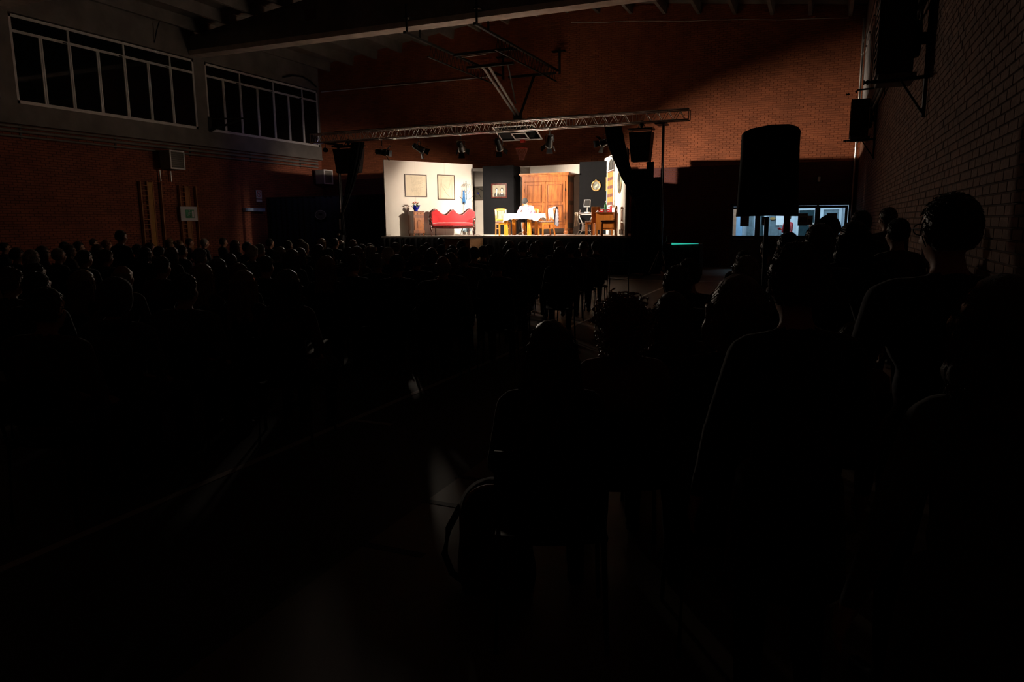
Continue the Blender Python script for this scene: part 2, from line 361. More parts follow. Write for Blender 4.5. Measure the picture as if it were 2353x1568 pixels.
# end wall (with the opening of the glazed door set)
DX0, DX1, DZ = -3.06, 0.93, 2.26
mb = MB()
mb.bx(XL-0.3, DX0, YE, YE+0.3, 0, 10.2); mb.bx(DX1, XR+0.3, YE, YE+0.3, 0, 10.2); mb.bx(DX0, DX1, YE, YE+0.3, DZ, 10.2)
wall_end = struct(mb.build('wall_end', 'mortar_light'))
inD = lambda u, z: DX0-0.02 < u < DX1+0.02 and z < DZ+0.01
pe = lambda u, d, z: V(u, YE-d, z)
ZP = 3.615
b = bricks(XL, XR, ZP, 9.9, pe, seed=3, ztop=lambda u: ribz(u)+0.42).build('brick_courses', 'brick', wall_end); b['kind'] = 'stuff'; b['label'] = 'bare orange-red brick courses'
b = bricks(XL, XR, 0, ZP, pe, inD, proud=0.005, seed=4).build('painted_brick_courses', 'brick_paint', wall_end); b['kind'] = 'stuff'; b['label'] = 'brick courses painted dark oxblood red'
# right wall: nearest 300 bricks one by one, the rest joined
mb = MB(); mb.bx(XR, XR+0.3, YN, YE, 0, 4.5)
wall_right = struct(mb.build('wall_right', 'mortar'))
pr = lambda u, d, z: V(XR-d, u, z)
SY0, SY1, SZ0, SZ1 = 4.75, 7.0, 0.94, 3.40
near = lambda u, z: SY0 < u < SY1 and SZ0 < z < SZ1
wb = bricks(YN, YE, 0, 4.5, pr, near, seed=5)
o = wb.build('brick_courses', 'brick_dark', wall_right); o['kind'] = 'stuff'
full = MB(); e = 0.004; p = 0.009
full.add([V(-d, u, z) for u, d, z in [(.005, 0, e), (BW-.005, 0, e), (BW-.005, 0, BH-e), (.005, 0, BH-e), (.009, p, e+.004), (BW-.009, p, e+.004), (BW-.009, p, BH-e-.004), (.009, p, BH-e-.004)]],
         [(4, 5, 6, 7), (0, 1, 5, 4), (1, 2, 6, 5), (2, 3, 7, 6), (3, 0, 4, 7)])
fm = full.mesh('brick', 'brick_dark')
z = 0; r = 0; nb = 0
while z < 4.4:
    u = YN-(r % 2)*BW/2
    while u < YE:
        if near(u+BW/2, z+BH/2) and nb < 300:
            o = link('brick', fm, wall_right); o.location = (XR-0.0005-random.random()*0.0015, u, z); nb += 1
        u += BW
    z += BH; r += 1
# left wall
mb = MB(); mb.bx(XL-0.3, XL, YN, YE, 0, 4.57)
wall_left = struct(mb.build('wall_left', 'mortar'))
b = bricks(2.0, YE, 0, 4.5, lambda u, d, z: V(XL+d, u, z), proud=0.006, seed=6).build('brick_courses', 'brick_left', wall_left); b['kind'] = 'stuff'
# the back wall behind the camera and outer closures
mb = MB(); mb.bx(XL-0.3, XR+0.3, YN-0.3, YN, 0, 10.2); struct(mb.build('wall_back', 'mortar_light'))

# concrete bands over and under the high windows, posts, windows (left and right wall)
WY = [(0.9, 7.3), (7.5, 13.55), (14.0, 20.45), (20.95, 27.4)]
LOWF = [0, .135, .27, .415, .56, .70, .84, 1.0]
wn = 0
for side, X, sg in (('left', XL, 1), ('right', XR, -1)):
    mb = MB()
    mb.bx(X-0.35*sg, X+0.06*sg, YN, YE, 4.57, 5.07); mb.bx(X-0.35*sg, X+0.05*sg, YN, YE, 7.5, ribz(X)+0.35)
    mb.bx(X-0.35*sg, X+0.10*sg, YN, YE, 4.50, 4.58)
    for y0, y1 in ((YN, 0.9), (7.3, 7.5), (13.55, 14.0), (20.45, 20.95), (27.4, YE)): mb.bx(X-0.3*sg, X+0.04*sg, y0, y1, 5.0, 7.55)
    mb.bx(X-0.35*sg, X-0.3*sg, YN, YE, 5, 7.6)
    struct(mb.build('trim_%d' % (1 if side == 'left' else 2), 'concrete'))['label'] = 'bare concrete band and posts of the %s window strip' % side
    for y0, y1 in (WY[1:] if side == 'left' else WY[2:]):
        wn += 1; w = None
        mb = MB(); t = 0.075; xa, xb = X-0.02*sg, X+0.03*sg; zm = 6.98
        L_ = y1-y0
        mb.bx(xa, xb, y0, y1, 5.07, 5.07+t+.02); mb.bx(xa, xb, y0, y1, 7.46-t, 7.46); mb.bx(xa, xb, y0+t, y1-t, zm, zm+t)
        mb.bx(xa, xb, y0, y0+t, 5.07, 7.46); mb.bx(xa, xb, y1-t, y1, 5.07, 7.46)
        w = struct(mb.build('window_%d' % wn, 'white_frame'))
        Ys = [y0+L_*q for q in LOWF]
        for k in range(1, 7):
            mb = MB(); mb.bx(xa, xb, Ys[k]-0.05, Ys[k]-0.006, 5.15, zm+0.01); mb.bx(xa, xb, Ys[k]+0.006, Ys[k]+0.05, 5.15, zm+0.01); mb.build('mullion', 'white_frame', w)
        for k in (2, 4, 6):
            mb = MB(); mb.bx(xa, xb, Ys[k]-0.03, Ys[k]+0.03, zm+t-.01, 7.40); mb.build('mullion', 'white_frame', w)
            mb = MB(); mb.box((X+0.05*sg, Ys[k]-0.15, zm+0.02), (0.05, 0.10, 0.03)); mb.build('catch', 'black_metal', w)
        for k in range(7):
            mb = MB(); mb.bx(X-0.008*sg, X+0.004*sg, Ys[k]+0.045, Ys[k+1]-0.045, 5.14, zm+.02); mb.build('pane', 'dark_glass', w)
        for k0, k1 in ((0, 2), (2, 4), (4, 6), (6, 7)):
            mb = MB(); mb.bx(X-0.008*sg, X+0.004*sg, Ys[k0]+0.025, Ys[k1]-0.025, zm+t-.01, 7.40); mb.build('pane', 'dark_glass', w)

# roof: ribs along the hall with pitched slabs above, cross beam
mb = MB(); zt = 0.36
for xa, xb in ((XL-0.3, RIDGE), (RIDGE, XR+0.3)):
    za, zb = ribz(xa)+zt, ribz(xb)+zt
    mb.add([(xa, YN, za), (xb, YN, zb), (xb, YE+.3, zb), (xa, YE+.3, za), (xa, YN, za+.2), (xb, YN, zb+.2), (xb, YE+.3, zb+.2), (xa, YE+.3, za+.2)],
           [(0, 1, 2, 3), (7, 6, 5, 4), (0, 4, 5, 1), (1, 5, 6, 2), (2, 6, 7, 3), (3, 7, 4, 0)])
ceiling = struct(mb.build('ceiling', 'concrete'))
for k in range(18):
    x = -0.72-1.22*k if k < 17 else 0.5
    z = ribz(x); mb = MB()
    mb.prism([(-0.055, 0), (0.055, 0), (0.10, zt+.03), (-0.10, zt+.03)], (x, YN, z), (1, 0, 0), (0, 0, 1), (0, 1, 0), YE-YN-0.01)
    mb.build('rib', 'concrete', ceiling)
for i, yb in enumerate((20.3, 13.55, 7.0)):
    mb = MB()
    prof = [(XL, 7.6), (XR, 7.6), (XR, ribz(XR)+0.05), (RIDGE, ribz(RIDGE)+0.05), (XL, ribz(XL)+0.05)]
    mb.prism([(a, b) for a, b in prof], (0, yb+0.05, 0), (1, 0, 0), (0, 0, 1), (0, 1, 0), 0.35, 1)
    mb.bx(XL, XR, yb-0.04, yb+0.48, 7.58, 7.74, 0)
    struct(mb.build('trim_%d' % (3+i), ['beam_concrete_lit', 'concrete']))['label'] = 'deep concrete roof beam, %s from the stage wall' % ('first', 'second', 'third')[i]
mb = MB(); mb.box((-15.6, 20.33, 8.35), (0.42, 0.03, 0.30)); tag(mb.build('beam_sign', 'brick_paint'), 'small dark red plate high on the face of the roof beam', 'sign')
# slim pipe high on the end wall
mb = MB(); mb.cyl((-20.7, YE-0.05, 7.43), (-12.5, YE-0.05, 7.40), 0.022, 8)
tag(mb.build('wall_pipe', 'white_frame'), 'thin pale pipe running level high on the left of the end wall', 'pipe')
mb = MB(); mb.tube([(-9.0 + i*1.05, YE-0.35, 9.0-0.02*math.sin(i*2)-(i*0.10)) for i in range(10)], 0.012, 5)
tag(mb.build('ceiling_cable', 'white_frame'), 'thin cable strung under the roof ribs along the end wall', 'cable')
# conduits under the ledge, left wall and right wall
for side, X, sg in (('left', XL, 1), ('right', XR, -1)):
    t = thing('pipe_run', 'three level pipes running under the concrete ledge of the %s wall' % side, 'pipes', (X+0.012*sg, 3.0, 0))
    for k, (z, r) in enumerate(((4.42, 0.035), (4.30, 0.045), (4.16, 0.03))):
        mb = MB(); mb.cyl((0.09*sg, 0, z), (0.09*sg, 24.1, z), r, 8); mb.build('pipe', 'concrete', t)
    mb = MB()
    for y in range(2, 24, 3): mb.bx(0, 0.02*sg, y-.03, y+.03, 4.10, 4.48)
    mb.build('clip_plates', 'black_metal', t); t.children[-1]['kind'] = 'stuff'
# downpipe in the right corner
mb = MB(); mb.cyl((0.93, 27.36, 0), (0.93, 27.36, 8.1), 0.045, 10)
for z in (1, 2.5, 4, 5.5, 7): mb.lathe((0.93, 27.36, z), [(0.055, -.03), (0.055, .03)], 10)
tag(mb.build('downpipe', 'steel'), 'shiny metal downpipe in the far right corner of the hall', 'pipe')
# shiny duct sleeve on right wall
a, b2 = atX(2069, 148, 0.92), atX(2086, 106, 0.92)
mb = MB(); n = 14
mb.tube([a.lerp(b2, i/n) for i in range(n+1)], [0.055 if i % 2 else 0.045 for i in range(n+1)], 12)
mb.box(((a+b2)/2+V(.07, 0, 0)), (.13, .05, .05)); tag(mb.build('flexible_duct', 'steel'), 'short shiny ribbed duct high on the right wall under the pipes', 'duct')

# ------------------------------------------------------------------ lobby behind the glazed doors
mb = MB(); LY0, LY1, LX0, LX1 = YE+0.3, 30.6, -4.6, 1.9
mb.bx(LX0, LX1, LY1, LY1+.1, 0, 3); mb.bx(LX0-.1, LX0, LY0, LY1, 0, 3); mb.bx(LX1, LX1+.1, LY0, LY1, 0, 3); mb.bx(LX0-.1, LX1+.1, LY0, LY1+.1, 3, 3.1)
struct(mb.build('wall_lobby', 'lobby_wall'))
def P27(px, py=500): return atY(px, py, YE)
LEAF = [(1684, 1735), (1747, 1801), (1816, 1872), (1884, 1941)]
for i, (pa, pb) in enumerate(LEAF):
    xa, xb = P27(pa).x, P27(pb).x; zb_, zt_ = 1.12, 2.06
    x0, x1 = xa-0.085, xb+0.085
    mb = MB(); y0, y1 = YE+0.06, YE+0.12
    mb.bx(x0, xa, y0, y1, 0.02, 2.14); mb.bx(xb, x1, y0, y1, 0.02, 2.14); mb.bx(xa, xb, y0, y1, zt_, 2.14); mb.bx(xa, xb, y0, y1, 1.04, zb_); mb.bx(xa, xb, y0, y1, 0.02, 0.14)
    d = struct(mb.build('door_%d' % (i+1), 'door_paint'))
    mb = MB(); mb.bx(xa, xb, y0+.015, y1-.015, 0.14, 1.04); mb.build('panel', 'door_paint', d)
    mb = MB(); mb.bx(xa, xb, y0+.025, y1-.025, zb_, zt_); mb.build('pane', 'clear_glass', d)
    mb = MB(); yy = YE-0.02
    mb.cyl((xa+.03, yy, 1.0), (xb-.03, yy, 1.0), 0.016, 8); mb.cyl((xa+.05, yy, 1.0), (xa+.05, y0, 1.0), 0.012, 6); mb.cyl((xb-.05, yy, 1.0), (xb-.05, y0, 1.0), 0.012, 6)
    mb.build('push_bar', 'steel', d)
mb = MB(); mb.bx(DX0, DX0+.1, YE+.02, YE+.2, 0, DZ); mb.bx(DX1-.1, DX1, YE+.02, YE+.2, 0, DZ); mb.bx(DX0, DX1, YE+.02, YE+.2, 2.15, DZ)
for q in (1741, 1808.5, 1878): c = P27(q).x; mb.bx(c-.035, c+.035, YE+.03, YE+.17, 0, 2.15)
mb.bx(P27(1684).x-.1-.02, P27(1684).x-.08, YE+.03, YE+.17, 0, 2.15)
struct(mb.build('trim_6', 'door_paint'))['label'] = 'dark frame of the glazed double doors'
# posters stuck on the panes
def poster(px0, px1, py0, py1, label):
    a = atY(px0, py0, YE+.05); b = atY(px1, py1, YE+.05); w, h = b.x-a.x, a.z-b.z
    t = thing('poster', label, 'poster', ((a.x+b.x)/2, YE+.05, b.z))
    mb = MB(); mb.bx(-w/2, w/2, 0.0, 0.004, 0, h); mb.build('sheet', 'poster', t)
    mb = MB(); mb.bx(-w/2+.02, w/2-.02, -0.003, 0, h*.28, h*.68); mb.build('picture', 'poster_dark', t)
    mb = MB()
    for k in range(4): mb.bx(-w/2+.03, w/2-.03-(k % 2)*.05, -0.003, 0, h*(.05+.05*k), h*(.075+.05*k))
    for k in range(2): mb.bx(-w*.1, w/2-.03, -0.003, 0, h*(.86+.06*k), h*(.89+.06*k))
    mb.build('print', 'ink_grey', t); t.children[-1]['kind'] = 'stuff'
poster(1701.5, 1720.5, 489, 520, 'poster taped on the leftmost lit door pane')
poster(1751, 1758.5, 498, 518, 'narrow poster on the second lit door pane behind the loudspeaker pole')
poster(1834, 1855, 490.5, 518.5, 'larger of two overlapping posters on the third lit pane')
poster(1855.5, 1867, 496, 516.5, 'smaller of two overlapping posters on the third lit pane')
poster(1900, 1922.5, 490, 516, 'poster on the rightmost lit door pane')
# things in the lobby
LB = LY1-0.02
def L30(px, py=500, Y=LB): return atY(px, py, Y)
def inner_door(px0, px1, top, n, label, glass='lobby_dark', fr='lobby_wall'):
    x0, x1 = L30(px0).x, L30(px1).x; zt_ = L30((px0+px1)/2, top).z
    t = thing('inner_door', label, 'door', ((x0+x1)/2, LB, 0)); w = x1-x0
    mb = MB(); f = 0.10
    mb.bx(-w/2, -w/2+f, -.08, 0, 0, zt_); mb.bx(w/2-f, w/2, -.08, 0, 0, zt_); mb.bx(-w/2+f, w/2-f, -.08, 0, zt_-f, zt_); mb.bx(-w/2+f, w/2-f, -.08, 0, 0, 0.95); mb.build('frame', fr, t)
    mb = MB(); mb.bx(-w/2+f, w/2-f, -.05, -.03, .95, zt_-f); mb.build('pane', glass, t)
    mb = MB(); mb.cyl((w/2-f/2, -.08, 1.05), (w/2-f/2, -.16, 1.05), .012, 6); mb.cyl((w/2-f/2, -.15, 1.05), (w/2-f/2-.12, -.15, 1.05), .012, 6); mb.build('handle', 'black_metal', t)
inner_door(1830, 1878, 477, 1, 'white framed dark glass door in the lit lobby behind the two overlapping posters')
inner_door(1885, 1934, 476, 1, 'white framed dark glass door at the right end of the lit lobby', 'lobby_grey')
inner_door(1742, 1762, 470, 1, 'narrow white framed dark door in the lobby behind the loudspeaker pole')
inner_door(1766, 1798, 440, 1, 'grey lobby door with a dark lower window', 'lobby_grey', 'lobby_grey')
x0, x1 = L30(1683).x-.15, L30(1694).x
t = thing('wooden_door', 'brown wooden door at the left end of the lit lobby', 'door', ((x0+x1)/2, LB-.35, 0))
mb = MB(); mb.bx(-(x1-x0)/2, (x1-x0)/2, 0, .05, 0, 2.1); mb.build('leaf', 'door_brown', t)
mb = MB(); mb.lathe(((x1-x0)/2-.07, -.02, 1.05), [(0.03, -.02), (0.035, 0), (.03, .02)], 10, axis=(0, -1, 0)); mb.build('knob', 'steel', t)
x0, x1 = L30(1694).x, L30(1708).x
mb = MB(); mb.bx(x0, x1, LB-.30, LB-.22, 0, 2.4); tag(mb.build('blue_door', 'lobby_blue'), 'light blue plain door beside the brown lobby door', 'door')
x0, x1 = L30(1717).x, L30(1733).x
mb = MB(); mb.bx(x0, x1, LB-.10, LB-.02, 0, 2.4)
for k in range(1, 4): mb.bx(x0+(x1-x0)*k/4-.01, x0+(x1-x0)*k/4+.01, LB-.12, LB-.1, 0, 2.4)
tag(mb.build('locker', 'lobby_grey'), 'grey blue tall cabinet behind the leftmost lit pane', 'cabinet')
a, b2 = L30(1771, 500, LB-.1), L30(1780, 505, LB-.1)
mb = MB(); mb.prism([(math.cos(k*PI/8)*.11, math.sin(k*PI/8)*.05) for k in range(16)], ((a.x+b2.x)/2, LB-.09, (a.z+b2.z)/2), (1, 0, 0), (0, 0, 1), (0, -1, 0), .015)
tag(mb.build('oval_plate', 'gold'), 'small tan oval plate on the grey lobby door', 'sign')
a, b2 = L30(1784, 494, LB-.1), L30(1801, 518, LB-.1)
mb = MB(); mb.bx(a.x, b2.x, LB-.1, LB-.09, b2.z, a.z+.12); tag(mb.build('notice', 'paper_white'), 'white paper notice on the grey lobby door', 'notice')

# wall lamp above the doors
p = atY(1882, 412, YE-.05)
t = thing('small_lamp', 'small unlit bulkhead lamp on the dark wall above the glazed doors', 'lamp', tuple(p))
mb = MB(); mb.bev((0, 0.02, 0), (.13, .05, .22), .015); mb.build('housing', 'plastic_black', t)
mb = MB(); mb.bev((0, -0.02, 0), (.09, .04, .17), .015); mb.build('lens', 'white_frame', t)

# ------------------------------------------------------------------ stage and painted flats
SZ = 1.21
mb = MB(); FL = [(-14.55, 22.35), (-5.62, 22.35), (-7.1, 27.1), (-13.6, 27.1)]
stage = thing('stage', 'raised stage with pale deck and black front skirt', 'stage', (-10.08, 22.35, 0))
mb = MB(); mb.prism([(x+10.08, y-22.35) for x, y in [(-14.55, 22.35), (-5.55, 22.35), (-5.55, 27.1), (-14.55, 27.1)]], (0, 0, SZ-.06), (1, 0, 0), (0, 1, 0), (0, 0, 1), .06); mb.build('deck', 'deck', stage)
def pleat(x0, x1, y, z0, z1, amp=.02, n=None, flare=1.0):
    n = n or int((x1-x0)*14)
    def fn(u, v):
        x = x0+(x1-x0)*u; a = amp*(1+flare*(1-v))
        return V(x, y+a*math.sin(u*n*2.1)+a*.6*math.sin(u*n*0.77+2)-0.0, z0+(z1-z0)*v)
    return fn
mb = MB(); mb.grid(pleat(-4.47, 4.53, -.06, 0.0, SZ-.06, .012), 260, 4, thick=.01); mb.build('skirt', 'skirt', stage)
mb = MB()
for x in (-4.3, -2.2, 0, 2.2, 4.3):
    for y in (.3, 2.4, 4.5): mb.bx(x-.03, x+.03, y-.03, y+.03, 0, SZ-.06)
mb.build('leg_grid', 'black_metal', stage); stage.children[-1]['kind'] = 'stuff'
mb = MB(); mb.grid(lambda u, v: V(4.55+.015*math.sin(u*30), 0.0+4.6*u, (SZ-.06)*v), 80, 2, thick=.01); mb.build('side_skirt', 'skirt', stage)

FT = 3.90                        # top of the flats
def flat(name, label, p0, p1, top, matname, th=0.05, back=1, seams=(), z0=SZ):
    """scenery flat standing between two points, th thick on its back side"""
    p0 = V(p0[0], p0[1], 0); p1 = V(p1[0], p1[1], 0); d = p1-p0; L_ = d.length; ang = math.atan2(d.y, d.x)
    t = thing(name, label, 'scenery flat', (p0.x, p0.y, z0), ang)
    mb = MB(); h = top-z0; mb.bx(0, L_, 0, th*back, 0, h); mb.build('panel', matname, t)
    for s_ in seams:
        mb = MB(); mb.bx(L_*s_-.003, L_*s_+.003, -0.002*back, 0, 0, h); mb.build('seam', 'seam', t)
    mb = MB()
    for q in (0.02, .5, .98): mb.bx(L_*q-.02, L_*q+.02, th*back, (th+.06)*back, 0, h-.02)
    mb.bx(0, L_, th*back, (th+.04)*back, h*.55, h*.55+.05); mb.build('brace_frame', 'ladder_wood', t)
    return t
LP0, LP1 = (-14.42, 22.5), (-12.62, 26.0)
RP0, RP1 = (-7.30, 25.9), (-5.66, 22.5)
flat('scenery_flat', 'tall white flat on the left with two framed drawings', LP0, LP1, FT, 'flat_white', seams=(.33, .66))
flat('scenery_flat', 'white flat on the right with an arched window', RP0, RP1, FT, 'flat_white')
flat('scenery_flat', 'grey-lit white flat seen in the gap beside the coat stand', (-13.8, 26.9), (-10.6, 26.9), 3.82, 'flat_white')
def atflat(px, py, A, B):
    """point of a vertical plane through A,B under a pixel"""
    r = ray(px, py); a = V(A[0], A[1], 0); d = V(B[0]-A[0], B[1]-A[1], 0); n = V(d.y, -d.x, 0)
    k = (n.dot(a))/(n.dot(V(r.x, r.y, 0))); return V(r.x*k, r.y*k, r.z*k+EYE)
xa = atY(1109, 400, 25.5).x; xb = atY(1180, 400, 25.5).x
t = thing('scenery_flat', 'black box flat left of the wardrobe carrying the couple portrait', 'scenery flat', (xa, 25.5, SZ))
mb = MB(); mb.bx(0, xb-xa, 0, .06, 0, 3.77-SZ); mb.build('panel', 'flat_black', t)
mb = MB(); mb.bx(xb-xa-.05, xb-xa, .06, .68, 0, 3.75-SZ); mb.build('return_panel', 'flat_black', t)
mb = MB(); mb.bx(0, .05, .06, .68, 0, 3.75-SZ); mb.build('return_panel', 'flat_black', t)
BLKX = (xa, xb)
x2, x3 = atY(1195, 400, 26.2).x, atY(1333, 400, 26.2).x
flat('scenery_flat', 'white flat standing behind the wardrobe', (x2-.1, 26.2), (x3+.1, 26.2), 3.765, 'flat_white', seams=(.52,))
x4, x5 = atY(1331.5, 400, 25.5).x, atY(1387, 400, 25.5).x+.25
flat('scenery_flat', 'black flat right of the wardrobe with the small oval portrait', (x4, 25.5), (x5, 25.5), 3.78, 'flat_black')
# black strip over the right front of the flat and the mask beside it
mb = MB(); a = V(-5.66, 22.5, 0)
t = thing('masking_drape', 'black masking cloth filling the side between right flat and lamp tower', 'curtain', (-5.55, 22.75, 0))
xm = atY(1484, 500, 22.75).x+5.55; xn = atY(1521, 500, 22.75).x+5.55
zt1 = atY(1460, 389, 22.75).z; zt2 = atY(1492, 372, 22.75).z
mb = MB(); mb.grid(pleat(0.02, xm, 0, 0.02, zt1, .03, 16, .3), 70, 6, thick=.012); mb.build('left_panel', 'drape', t)
mb = MB(); mb.grid(pleat(xm, xm+.22, -.02, 0.02, zt2, .02, 6, .3), 20, 6, thick=.012); mb.build('middle_panel', 'drape', t)
mb = MB(); mb.grid(pleat(xm+.22, xn, 0, 0.02, 3.0, .03, 8, .3), 30, 6, thick=.012); mb.build('right_panel', 'drape', t)
for px in (1470.5, 1524):
    p = atY(px, 505, 22.66)
    mb = MB(); mb.bev((0, 0, 0), (.055, .02, .48), .006)
    o = mb.build('tape_strip', 'blue_shelf'); o.location = p
    tag(o, 'upright pale blue-grey strip on the black masking, %s the lamp tower mast' % ('left of' if px < 1500 else 'right of'), 'strip')
# the black drape wall left of the stage with the oval emblem
t = thing('backdrop_drape', 'wide black backdrop cloth hung left of the stage', 'curtain', (-20.8, 23.7, 0))
mb = MB(); mb.grid(pleat(0, 5.6, 0, 0.0, 2.72, .025, 60, .2), 200, 4, thick=.01); mb.build('cloth', 'drape', t)
mb = MB(); mb.cyl((-.02, .02, 2.73), (5.6, .02, 2.73), .025, 8); mb.build('rail', 'black_metal', t)
mb = MB()
for x in (0.1, 2.8, 5.5): mb.cyl((x, .06, 0), (x, .06, 2.73), .02, 8)
mb.build('upright', 'black_metal', t); t.children[-1]['kind'] = 'stuff'
p = atY(737, 494, 23.62)
t = thing('oval_emblem', 'faint oval badge on the black backdrop cloth', 'sign', tuple(p))
mb = MB(); mb.prism([(math.cos(k*PI/16)*.27, math.sin(k*PI/16)*.19) for k in range(32)], (0, 0, 0), (1, 0, 0), (0, 0, 1), (0, -1, 0), .01); mb.build('plate', 'ink_grey', t)
mb = MB(); mb.tube([(math.cos(k*PI/16)*.25, -.012, math.sin(k*PI/16)*.17) for k in range(32)], .006, 5, closed=True); mb.build('ring', 'paper', t)
mb = MB(); mb.prism([(math.cos(k*PI/8)*.09, math.sin(k*PI/8)*.04+.03) for k in range(16)], (0, -.011, 0), (1, 0, 0), (0, 0, 1), (0, -1, 0), .004); mb.build('device', 'ink', t)

# ------------------------------------------------------------------ truss with lamps, towers, hanging speakers, tied drapes
TX0, TX1 = -17.05, -3.68
t = thing('lighting_truss', 'long aluminium box truss spanning above the stage front', 'truss', (0, TRY, TRZ))
S_ = .145
for sy in (-S_, S_):
    for sz in (0, 2*S_): mb = MB(); mb.cyl((TX0, sy, sz), (TX1, sy, sz), .025, 10); mb.build('chord', 'alu', t)
pitch = .33; up_ = MB(); up_.cyl((0, 0, 0), (pitch/2, 0, 2*S_), .010, 6); upm = up_.mesh('brace', 'alu')
dn_ = MB(); dn_.cyl((0, 0, 2*S_), (pitch/2, 0, 0), .010, 6); dnm = dn_.mesh('brace', 'alu')
crs = MB(); crs.cyl((0, -S_, 0), (pitch, S_, 0), .008, 6); crm = crs.mesh('brace', 'alu')
x = TX0+.05; k = 0
while x < TX1-pitch:
    if k % 6 == 5:
        for sy in (-S_, S_):
            mb = MB(); mb.cyl((x+.05, sy, 0), (x+.05, sy, 2*S_), .010, 6); mb.cyl((x+.25, sy, 0), (x+.25, sy, 2*S_), .010, 6); mb.build('joint_post', 'alu', t)
            t.children[-1]['kind'] = 'stuff'
    else:
        for sy in (-S_, S_):
            o = link('brace', upm, t); o.location = (x, sy, 0); o = link('brace', dnm, t); o.location = (x+pitch/2, sy, 0)
        for zz in (0, 2*S_): o = link('brace', crm, t); o.location = (x, 0, zz)
    x += pitch; k += 1
mb = MB()
for xe in (TX0, TX1):
    for sy in (-S_, S_): mb.cyl((xe, sy, 0), (xe, sy, 2*S_), .012, 6)
    for zz in (0, 2*S_): mb.cyl((xe, -S_, zz), (xe, S_, zz), .012, 6)
mb.build('end_frame', 'alu', t); t.children[-1]['kind'] = 'stuff'

def fresnel(p, aim, label):
    t = thing('stage_lamp', label, 'stage light', tuple(p), 0, 'theatre lamps hung under the truss')
    d = (Vector(aim)-p).normalized(); Q = d.to_track_quat('Z', 'Y').to_matrix()
    f = lambda x, y, z: Q@V(x, y, z)
    mb = MB(); mb.lathe((0, 0, 0), [(.06, -.24), (.085, -.20), (.09, -.05), (.10, 0), (.115, .10), (.12, .15), (.105, .155)], 16, axis=d)
    for q in range(5): mb.lathe(f(0, 0, -.20+q*.03), [(.09, -.006), (.097, 0), (.09, .006)], 16, axis=d)
    mb.build('housing', 'black_metal', t)
    mb = MB(); mb.lathe(f(0, 0, .150), [(.112, 0), (.118, .006), (.118, .014), (.108, .016)], 16, axis=d); mb.build('rim', 'steel', t)
    lm = mat('lamp_lens', (0.9, 0.85, 0.8), 0.2, emit=(WARM, 30.0)) if 'lens' not in M else M['lens']; M['lens'] = lm
    mb = MB(); mb.lathe(f(0, 0, .158), [(.08, 0), (.05, .012), (.01, .016)], 14, axis=d); mb.build('lens', lm, t)
    for k in range(4):
        an = k*PI/2; c0 = V(math.cos(an), math.sin(an), 0); c1 = V(-math.sin(an), math.cos(an), 0)
        w0, w1, L_ = .085, .11, .17; op = .95 if k % 2 else .70
        q = [f(*(c0*.115+c1*w0+V(0, 0, .165))), f(*(c0*.115-c1*w0+V(0, 0, .165))), f(*(c0*(.115+L_*math.sin(op))-c1*w1+V(0, 0, .165+L_*math.cos(op)))), f(*(c0*(.115+L_*math.sin(op))+c1*w1+V(0, 0, .165+L_*math.cos(op))))]
        n = (q[1]-q[0]).cross(q[2]-q[0]).normalized()*.004
        mb = MB(); mb.add(q+[a+n for a in q], [(0, 1, 2, 3), (7, 6, 5, 4), (0, 4, 5, 1), (1, 5, 6, 2), (2, 6, 7, 3), (3, 7, 4, 0)]); mb.build('barn_door', 'black_gloss', t)
    # yoke: from body sides up to the truss clamp
    top = V(0, 0, TRZ-p.z-.04); s = d.cross(V(0, 0, 1)).normalized()*.135
    mb = MB(); mb.tube([s*.95, s+V(0, 0, .16), s*.8+V(0, 0, .22), -s*.8+V(0, 0, .22), -s+V(0, 0, .16), -s*.95], .011, 6); mb.cyl((0, 0, .22), top, .014, 8); mb.build('yoke', 'black_metal', t); t.children[-1]['kind'] = 'stuff'
    mb = MB(); mb.tube([top+V(0, -S_+.03*math.cos(a), .04+.035*math.sin(a)) for a in [k*PI/5 for k in range(11)]], .010, 6); mb.box(top+V(0, -S_/2, 0), (.03, S_+.02, .02)); mb.build('hook_clamp', 'steel', t); t.children[-1]['kind'] = 'stuff'
    return t
LN = ['stage lamp at the left end aimed right, barn doors glinting', 'second stage lamp from the left, tilted to the right', 'third stage lamp from the left, hanging steeply down',
      'fourth stage lamp from the left, left of the basketball hoop', 'stage lamp right of the basketball hoop, tilted left', 'stage lamp at the right end beside the tied black drape']
for (p, aim), lb in zip(LAMPPOS, LN): fresnel(p, aim, lb)
# power cables on the truss
for i, (x0, x1) in enumerate(((-16.2, -13.2), (-12.9, -10.2), (-8.9, -6.2))):
    mb = MB(); mb.tube([(x0+(x1-x0)*k/24, TRY+.03*math.sin(k*2.0), TRZ+2*S_+.035+.03*abs(math.sin(k*1.1+i))) for k in range(25)], .012, 6)
    tag(mb.build('power_cable', 'plastic_black'), 'black cable lying on the %s of the truss' % ('left third', 'middle', 'right third')[i], 'cable')

